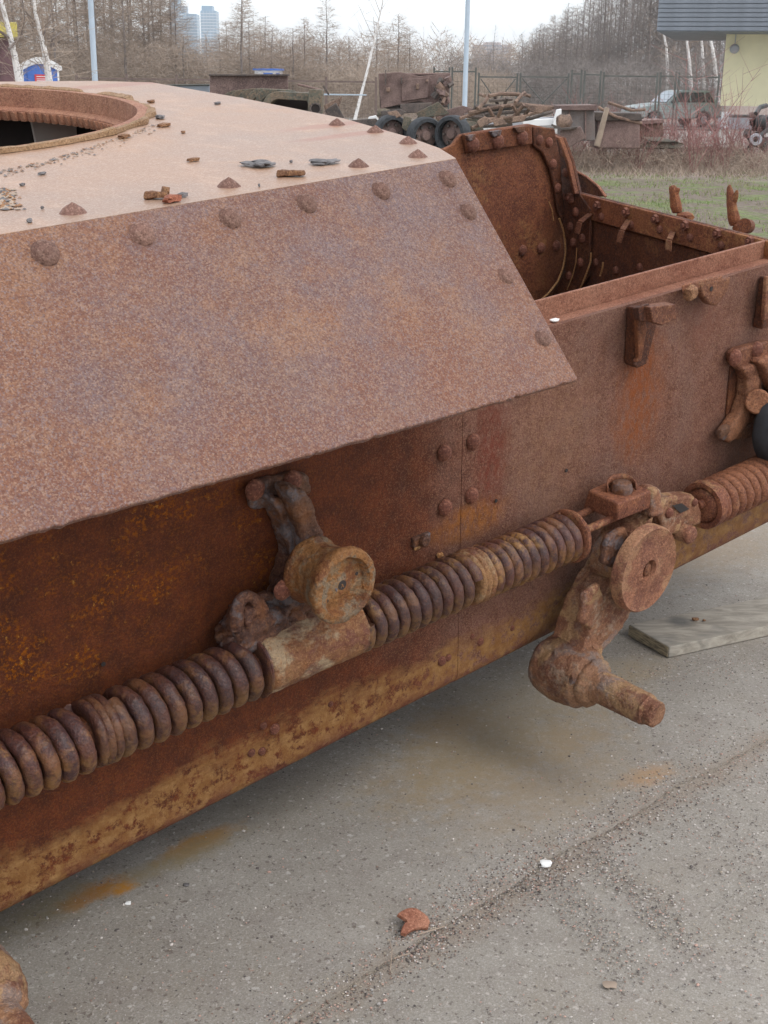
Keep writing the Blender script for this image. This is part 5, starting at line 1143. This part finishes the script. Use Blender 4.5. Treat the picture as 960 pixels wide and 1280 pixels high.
for i, (x0, yt, Ya) in enumerate(((268, 112, 13.66), (280, 111, 13.52), (293, 110, 13.38), (306, 110, 13.24), (318, 111, 13.10))): arch(x0, 352+i*4, yt, 160, Ya, .10)
arch(327, 386, 114, 160, 12.6, .42)
pris('guard_skirt', [(247, 122), (300, 122), (318, 132), (330, 150), (250, 150)], 12.3, .25, 'scrap_dk', ag, .02)
pris('opening_shade', [(338, 120), (386, 119), (386, 160), (338, 160)], 13.05, .03, 'black', ag, 0)  # black sheet stands in for the shade in the arch opening
bx = empty('junction_box', (P(395, 130, 12.4).x, 12.4, P(395, 150, 12.4).z)); tag(bx, 'grey green upright box with a round port at the end of the guards', 'junction box')
o = MB(); pris('case', [(386, 111), (404, 112), (402, 150), (384, 150)], 12.4, .16, 'scrap_gn', bx, .01)
c_ = P(394.5, 136, 12.385)-bx.location; MB().lathe(c_, c_+Vector((0, -.02, 0)), [(0, .055), (1, .055), (1, .042), (.3, .040)], 20, False).build('port_rim', M['scrap_dk'], bx); MB().cyl(c_, c_+Vector((0, -.004, 0)), .041, seg=20).build('port', M['black'], bx)
gp = empty('sheet_panel', (P(228, 120, 18).x, 18, -.035)); tag(gp, 'blue grey sheet steel panel standing behind the deck edge', 'steel panel'); pris('sheet', [(180, 107), (262, 106), (262, 150), (180, 150)], 18, .03, 'roofm', gp); pris('top_edge', [(180, 106), (262, 105), (262, 107), (180, 108)], 17.98, .08, 'fence', gp)
def scrap(name, label, cat, Y, px, mat='scrap'):
    xm = sum(q[0] for q in px)/len(px); p = P(xm, 150, Y); e = empty(name, (p.x, Y, -.035)); tag(e, label, cat); return e
# scrap pieces between the guards and the scrap hull
e = scrap('bent_sheets', 'bent rusty sheets leaning at the end of the arched guards', 'scrap sheets', 13.6, [(410, 130)])
pris('sheet', [(404, 132), (428, 120), (424, 133), (408, 140)], 13.6, .02, 'scrap_or', e); pris('sheet', [(406, 138), (420, 128), (432, 150), (418, 160)], 13.4, .02, 'scrap_dk', e); pris('strut', [(372, 104), (404, 112), (404, 114), (372, 107)], 13.9, .02, 'scrap', e); pris('strut', [(398, 117), (458, 118), (458, 119.5), (398, 119)], 15, .03, 'pole', e, .002); pris('strut', [(405, 106), (412, 118), (410, 119), (403, 108)], 14, .02, 'scrap_dk', e, .002)
# scrap hull raised on wheels and wreckage
Y = 24.0; sc = scrap('scrap_hull', 'cut up rusty armoured hull section lying on top of the wheel heap', 'scrap hull', Y, [(520, 110)])
pris('side', [(473, 92), (500, 90), (524, 95), (563, 92), (561, 128), (540, 131), (524, 126), (476, 136)], Y, .05, 'scrap', sc, .01); pris('far_side', [(480, 93), (560, 91), (560, 132), (480, 135)], Y+1.6, .05, 'scrap_dk', sc); pris('roof', [(473, 92), (563, 91), (563, 93.5), (473, 94)], Y+.06, 1.6, 'scrap', sc)
pris('end_plate', [(473, 93), (476, 93), (478, 135), (475, 136)], Y+.06, 1.5, 'scrap_dk', sc); pris('panel', [(502, 99), (536, 97), (536, 122), (502, 127)], Y-.04, .03, 'scrap', sc, .01); pris('floor', [(476, 135), (560, 131), (560, 134), (480, 139)], Y+.1, 1.4, 'scrap_dk', sc)
for x, y, w_, h_ in ((485, 112, 5, 5), (522, 108, 4, 7), (502, 101, 1.5, 8), (482, 97, 1.5, 20), (534, 101, 3, 3)): pris('lug', [(x-w_/2, y-h_/2), (x+w_/2, y-h_/2), (x+w_/2, y+h_/2), (x-w_/2, y+h_/2)], Y-.11, .08, 'scrap_or' if w_ > 2 else 'scrap_dk', sc, .01)
q = random.Random(4)
for i in range(13):
    x, y = q.uniform(546, 562), q.uniform(96, 130); b = MB(); a = P(x, y, Y-.15)-sc.location; c_ = P(x+q.uniform(-6, 5), y+q.uniform(3, 14), Y-q.uniform(.05, .3))-sc.location; b.tube([a, (a+c_)/2+Vector((.05, 0, 0)), c_], q.uniform(.03, .08), 7); b.build('pipe', M[q.choice(['scrap', 'scrap_dk', 'scrap_or'])], sc)
def wheel(x, y, Y, r, tilt, label, mat='rubber'):
    p = P(x, y, Y); e = empty('road_wheel', (p.x, Y, p.z-r)); e.rotation_euler = (0, 0, R(tilt)); tag(e, label, 'road wheel')
    MB().lathe((0, .12, r), (0, -.12, r), [(0, r*.7), (0, r*.93), (.15, r), (.85, r), (1, r*.93), (1, r*.74), (.8, r*.72)], 32, False).build('tyre', M[mat], e)
    w_ = MB().lathe((0, .08, r), (0, -.08, r), [(0, r*.73), (.4, r*.72), (.6, r*.3), (.9, r*.26), (1, r*.22)], 28).build('wheel_disc', M['scrap'], e)
    for k in range(6): a = k*PI/3; MB().cyl((math.cos(a)*r*.5, -.01, r+math.sin(a)*r*.5), (math.cos(a)*r*.5, -.05, r+math.sin(a)*r*.5), .025, seg=8).build('bolt_head', M['scrap_dk'], w_)
wheel(489, 166, 23.0, .30, 20, 'road wheel half hidden by the deck, first of the three'); wheel(531, 170, 22.6, .31, 25, 'dull rubber road wheel in the middle of the three'); wheel(566, 168, 22.4, .31, -35, 'turned road wheel with a bright hub nearest the bay', 'rubber')
e = scrap('wreck_heap', 'heap of torn plates and machine parts around the road wheels', 'scrap heap', 23, [(520, 150)])
for px, mt, dy in (([(520, 141), (548, 127), (562, 142), (556, 144), (524, 148)], 'scrap_gn', 0), ([(476, 139), (500, 136), (508, 140), (492, 152), (480, 158)], 'scrap_dk', .2), ([(484, 140), (496, 138), (502, 145), (490, 150)], 'scrap_or', -.1), ([(505, 145), (515, 147), (511, 166), (502, 160)], 'scrap_gn', -.2), ([(536, 147), (548, 150), (552, 172), (544, 170), (532, 158)], 'scrap_gn', -.25),
        ([(548, 140), (578, 132), (600, 138), (590, 146), (556, 148)], 'scrap', .2), ([(440, 150), (470, 148), (478, 158), (470, 166), (440, 160)], 'scrap_dk', .3), ([(500, 130), (540, 128), (536, 140), (502, 142)], 'scrap_dk', .6), ([(476, 155), (600, 150), (610, 176), (470, 180)], 'scrap_dk', .9), ([(574, 150), (600, 146), (604, 162), (578, 166)], 'scrap_gn', .4)):
    pris('torn_plate', px, 23+dy, .06, mt, e, .01)
for i in range(24):
    x, y = q.uniform(476, 600), q.uniform(140, 172); s_ = q.uniform(.08, .2); MB().rock(P(x, y, 23+q.uniform(.1, .8))-e.location, (s_*1.6, s_, s_), i).build('broken_part', M[q.choice(['scrap', 'scrap_dk', 'scrap_gn', 'scrap_or'])], e)
pe = scrap('pale_litter', 'pale crumpled sheet lying among the wreckage before the fence', 'litter', 24, [(465, 150)]); pris('sheet', [(461, 146), (470, 144), (474, 150), (466, 156), (458, 153)], 24, .03, 'whitep', pe); 
# rusty lattice frame
e = scrap('lattice_frame', 'flattened rusty lattice frame with upturned arms', 'lattice frame', 21, [(640, 140)])
def tubes(e, Y, segs, r, mat, nm='beam'):
    for sg in segs: MB().tube([P(x, y, Y+(i*.15))-e.location for i, (x, y) in enumerate(sg)], r, 6).build(nm, M[mat], e)
tubes(e, 21, [[(597, 136), (606, 128), (611, 119)], [(611, 120), (626, 117), (650, 118)], [(644, 128), (652, 119), (656, 116)], [(586, 141), (620, 134), (650, 130), (664, 132), (692, 134)], [(600, 150), (625, 148), (650, 146), (672, 140), (690, 135)], [(610, 134), (618, 148)], [(628, 132), (622, 148)], [(640, 131), (650, 146)], [(655, 131), (640, 148)], [(664, 133), (655, 145)], [(606, 120), (600, 118)], [(656, 118), (662, 120)], [(575, 148), (600, 140)], [(590, 160), (612, 150), (640, 152)]], .030, 'scrap_or')
tubes(e, 21.5, [[(580, 144), (612, 138), (640, 135)], [(618, 118), (622, 132)], [(634, 122), (630, 133)], [(640, 152), (665, 148), (690, 140)], [(604, 158), (640, 156)], [(596, 132), (590, 140)], [(650, 118), (646, 130)], [(600, 132), (690, 134)], [(606, 143), (660, 139)], [(612, 126), (640, 124)], [(590, 146), (650, 150)]], .028, 'scrap_dk')
for px in ([(655, 131), (693, 133), (676, 142), (664, 140)], [(596, 152), (606, 145), (618, 152), (600, 160)], [(616, 150), (628, 147), (634, 155), (618, 158)], [(642, 146), (660, 143), (655, 152), (640, 153)]): pris('torn_plate', px, 20.9, .05, 'scrap_or', e, .01)
e = scrap('pale_board', 'long pale concrete board behind the lattice frame', 'concrete board', 27, [(655, 155)]); pris('board', [(578, 152), (698, 146), (700, 158), (580, 160)], 27, .25, 'plinth', e)
e = scrap('white_bracket', 'white painted upright bracket against the grey tank', 'bracket', 25.5, [(695, 145)]); pris('upright', [(696, 137), (702, 136), (701, 156), (690, 158)], 25.5, .1, 'whitep', e); pris('foot', [(652, 150), (694, 148), (694, 157), (655, 158)], 25.6, .2, 'whitep', e)
e = scrap('grey_tank', 'grey rectangular steel tank with a rusty lid', 'steel tank', 26, [(724, 150)]); pris('body', [(703, 137), (743, 136), (744, 176), (704, 176)], 26, .9, 'tankgrey', e, .02); pris('lid', [(699, 132), (746, 131), (746, 138), (700, 138)], 25.9, 1.1, 'scrap', e, .01)
for x in (712, 732): pris('rib', [(x-.8, 138), (x+.8, 138), (x+.8, 175), (x-.8, 175)], 25.96, .05, 'scrap', e, .004)
e = scrap('bent_cover', 'buckled brown cover plate in front of the grey tank', 'cover plate', 23.5, [(715, 165)]); pris('cover', [(700, 163), (726, 158), (733, 172), (712, 184), (702, 176)], 23.5, .05, 'scrap', e); pris('flange', [(690, 155), (704, 160), (722, 158), (722, 160), (704, 163), (690, 158)], 23.4, .1, 'scrap_dk', e, .004); MB().rock(P(705, 152, 24)-e.location, (.28, .2, .25), 4).build('lump', M['scrap_or'], e)
e = scrap('leaning_beam', 'weathered wooden beam leaning against the brown box', 'beam', 25, [(752, 160)]); pris('beam', [(743, 182), (757, 134), (762, 135), (750, 184)], 25, .1, 'straw', e)
e = scrap('brown_box', 'large rust brown box among the red stems', 'steel box', 26.6, [(775, 160)]); pris('body', [(746, 150), (800, 150), (800, 186), (746, 186)], 26.6, 1.0, 'scrap', e, .03); pris('top', [(742, 140), (802, 142), (803, 151), (744, 151)], 26.5, 1.2, 'scrap_dk', e, .02)
tubes(e, 26.3, [[(748, 134), (770, 146), (802, 154)], [(760, 128), (790, 138), (806, 137)]], .03, 'scrap_or', 'bar')
e = scrap('low_chest', 'low rusty chest between the brown box and the car', 'chest', 28.5, [(812, 165)]); pris('body', [(796, 155), (829, 153), (830, 176), (798, 178)], 28.5, .7, 'scrap_or', e, .02); pris('lid', [(794, 151), (830, 149), (830, 154), (795, 156)], 28.4, .9, 'scrap', e, .01)
e = scrap('sack_heap', 'dull grey tarpaulin crumpled under the low chest', 'tarpaulin', 28, [(818, 172)]); o = MB().rock(P(820, 180, 28)-e.location, (.9, .5, .2), 6, .9).build('sheet', M['scrap_gn'], e)
ts = scrap('track_length', 'length of rusty track standing on edge among the dead stalks', 'track length', 29.5, [(880, 175)])
lk = MB().box((0, 0, .18), (.05, .34, .36)).box((0, -.2, .30), (.09, .08, .16)).mesh('track_link', M['scrap'], smooth=False)
for i in range(27):
    x = 843+i*3.6; y = 186; p = P(x, y, 29.5); inst(lk, 'track_link', ts, (p.x-ts.location.x, q.uniform(-.05, .05), 0), (q.uniform(-.1, .1), q.uniform(-.35, .35), q.uniform(-.3, .3)))
e = scrap('engine_block', 'black engine with torn hoses standing at the end of the stalks', 'engine', 28.5, [(950, 155)])
for i in range(26):
    x, y = q.uniform(934, 985), q.uniform(132, 182); x = max(x, 934+(1-(y-130)/30)*14 if y < 160 else x); s_ = q.uniform(.12, .34); o = MB().rock(P(x, y, 28.5+q.uniform(0, .6))-e.location, (s_, s_*.8, s_*q.uniform(.6, 1.3)), i+40).build('engine_part', M[q.choice(['cardark', 'scrap_dk', 'scrap_dk', 'black', 'scrap'])], e)
tubes(e, 28.3, [[(945, 142), (950, 134), (958, 132)], [(932, 166), (940, 178), (936, 186)], [(950, 170), (962, 160), (975, 162)]], .05, 'cardark', 'hose')
MB().lathe(P(944, 174, 28.1)-e.location, P(944, 174, 28.1)-e.location+Vector((0, -.1, 0)), [(0, .12), (1, .12), (1, .07), (0, .06)], 20, False).build('pulley', M['plinth'], e)
for i, (x, y, lab) in enumerate(((848, 208, 'white litter scrap at the far edge of the grass'), (860, 206, 'second white litter scrap close beside another at the grass edge'), (913, 206, 'white litter scrap nearest the engine'), (690, 147, 'white scrap of paper above the bay corner'), (764, 195, 'pale stone among the dead stalks'))):
    find('litter', x, y, (.11, .07, .03), 80+i, 'white', lab, 'litter', z=-.03)
for i, (x, y, lab) in enumerate(((660, 176, 'pale concrete kerb stone at the foot of the pale bracket'), )): pass

# ---- bushes
def shrub(x, Y, h, n, label, seed, mat='redstem', spread=.5, group=None, name='red_stemmed_shrub', thick=.008):
    p = at(x, 100, Y); e = empty(name, (p.x, Y, -.035)); tag(e, label, 'shrub', group); q = random.Random(seed); b = MB(); vs, fs = [], []
    for i in range(n):
        a = q.uniform(0, 6.28); s = q.uniform(.3, 1)*spread; hh = h*q.uniform(.5, 1); pts = [Vector((math.cos(a)*.1*q.random(), math.sin(a)*.1, 0))]
        d = Vector((math.cos(a)*s, math.sin(a)*s, 1)).normalized()
        for k in range(4): d = (d+Vector((q.uniform(-.2, .2), q.uniform(-.2, .2), q.uniform(-.05, .15)))).normalized(); pts.append(pts[-1]+d*hh/4)
        b.tube(pts, [thick, thick*.8, thick*.65, thick*.5, thick*.3], 3, False)
        for k in range(9): j = q.randrange(1, 4); c_ = pts[j].lerp(pts[j+1], q.random()); ribbon(vs, fs, c_, c_+Vector((q.uniform(-1, 1), q.uniform(-1, 1), q.uniform(.1, 1.2))).normalized()*q.uniform(.1, .45)*h, thick*.9, thick*.3, q)
    b.build('stems', M[mat], e); me = bpy.data.meshes.new('shoots'); me.from_pydata(vs, [], fs); me.materials.append(M[mat]); inst(me, 'shoots', e); return e
sl_ = ['behind the bay corner', 'before the grey tank', 'beside the leaning beam', 'over the brown box', 'at the brown box corner', 'before the low chest', 'under the car bonnet', 'before the car door', 'at the start of the track length', 'behind the track length', 'in front of the house corner', 'before the house plinth', 'next to the black engine', 'in front of the engine']
for i, x in enumerate((706, 724, 746, 766, 786, 806, 826, 846, 862, 880, 900, 916, 934, 952)):
    shrub(x, 27.2+(i*37 % 5)*.75, 1.15+.35*((i*7) % 3)/2, 22, 'tangle of thin red stems '+sl_[i], 100+i, spread=.8, thick=.008, group='red stemmed shrubs before the gate')
shrub(876, 26.5, 2.7, 7, 'tallest thin sapling with small buds in front of the yellow wall', 300, 'redstem', .35, name='sapling', thick=.012)
shrub(918, 27, 2.2, 5, 'slight sapling against the yellow wall, nearer the wall lamp', 301, 'redstem', .3, name='sapling', thick=.010)
thicket('dead_stalks', 3200, 690, 985, 26, 32.5, .26, 'straw', 9, .006, 'low tangle of dead reddish stalks along the grass edge', ln=(.1, .5))
thicket('dead_stalks', 1800, 420, 720, 25, 31, .30, 'twig', 10, .006, 'low brown dead stalks around the scrap', ln=(.1, .5))

# ================================================================== air
hz = bpy.data.materials.new('haze_air'); hz.use_nodes = True; hn = hz.node_tree.nodes; hn.clear()
ho_ = hn.new('ShaderNodeOutputMaterial'); pv = hn.new('ShaderNodeVolumePrincipled'); pv.inputs['Color'].default_value = (.9, .95, 1, 1); pv.inputs['Density'].default_value = .00035
hz.node_tree.links.new(pv.outputs[0], ho_.inputs['Volume'])
b = MB(); b.box((0, 1590, 59), (5200, 3500, 122)); o = b.build('haze', hz, smooth=False); tag(o, kind='stuff'); o.location = (0, 0, -.5)
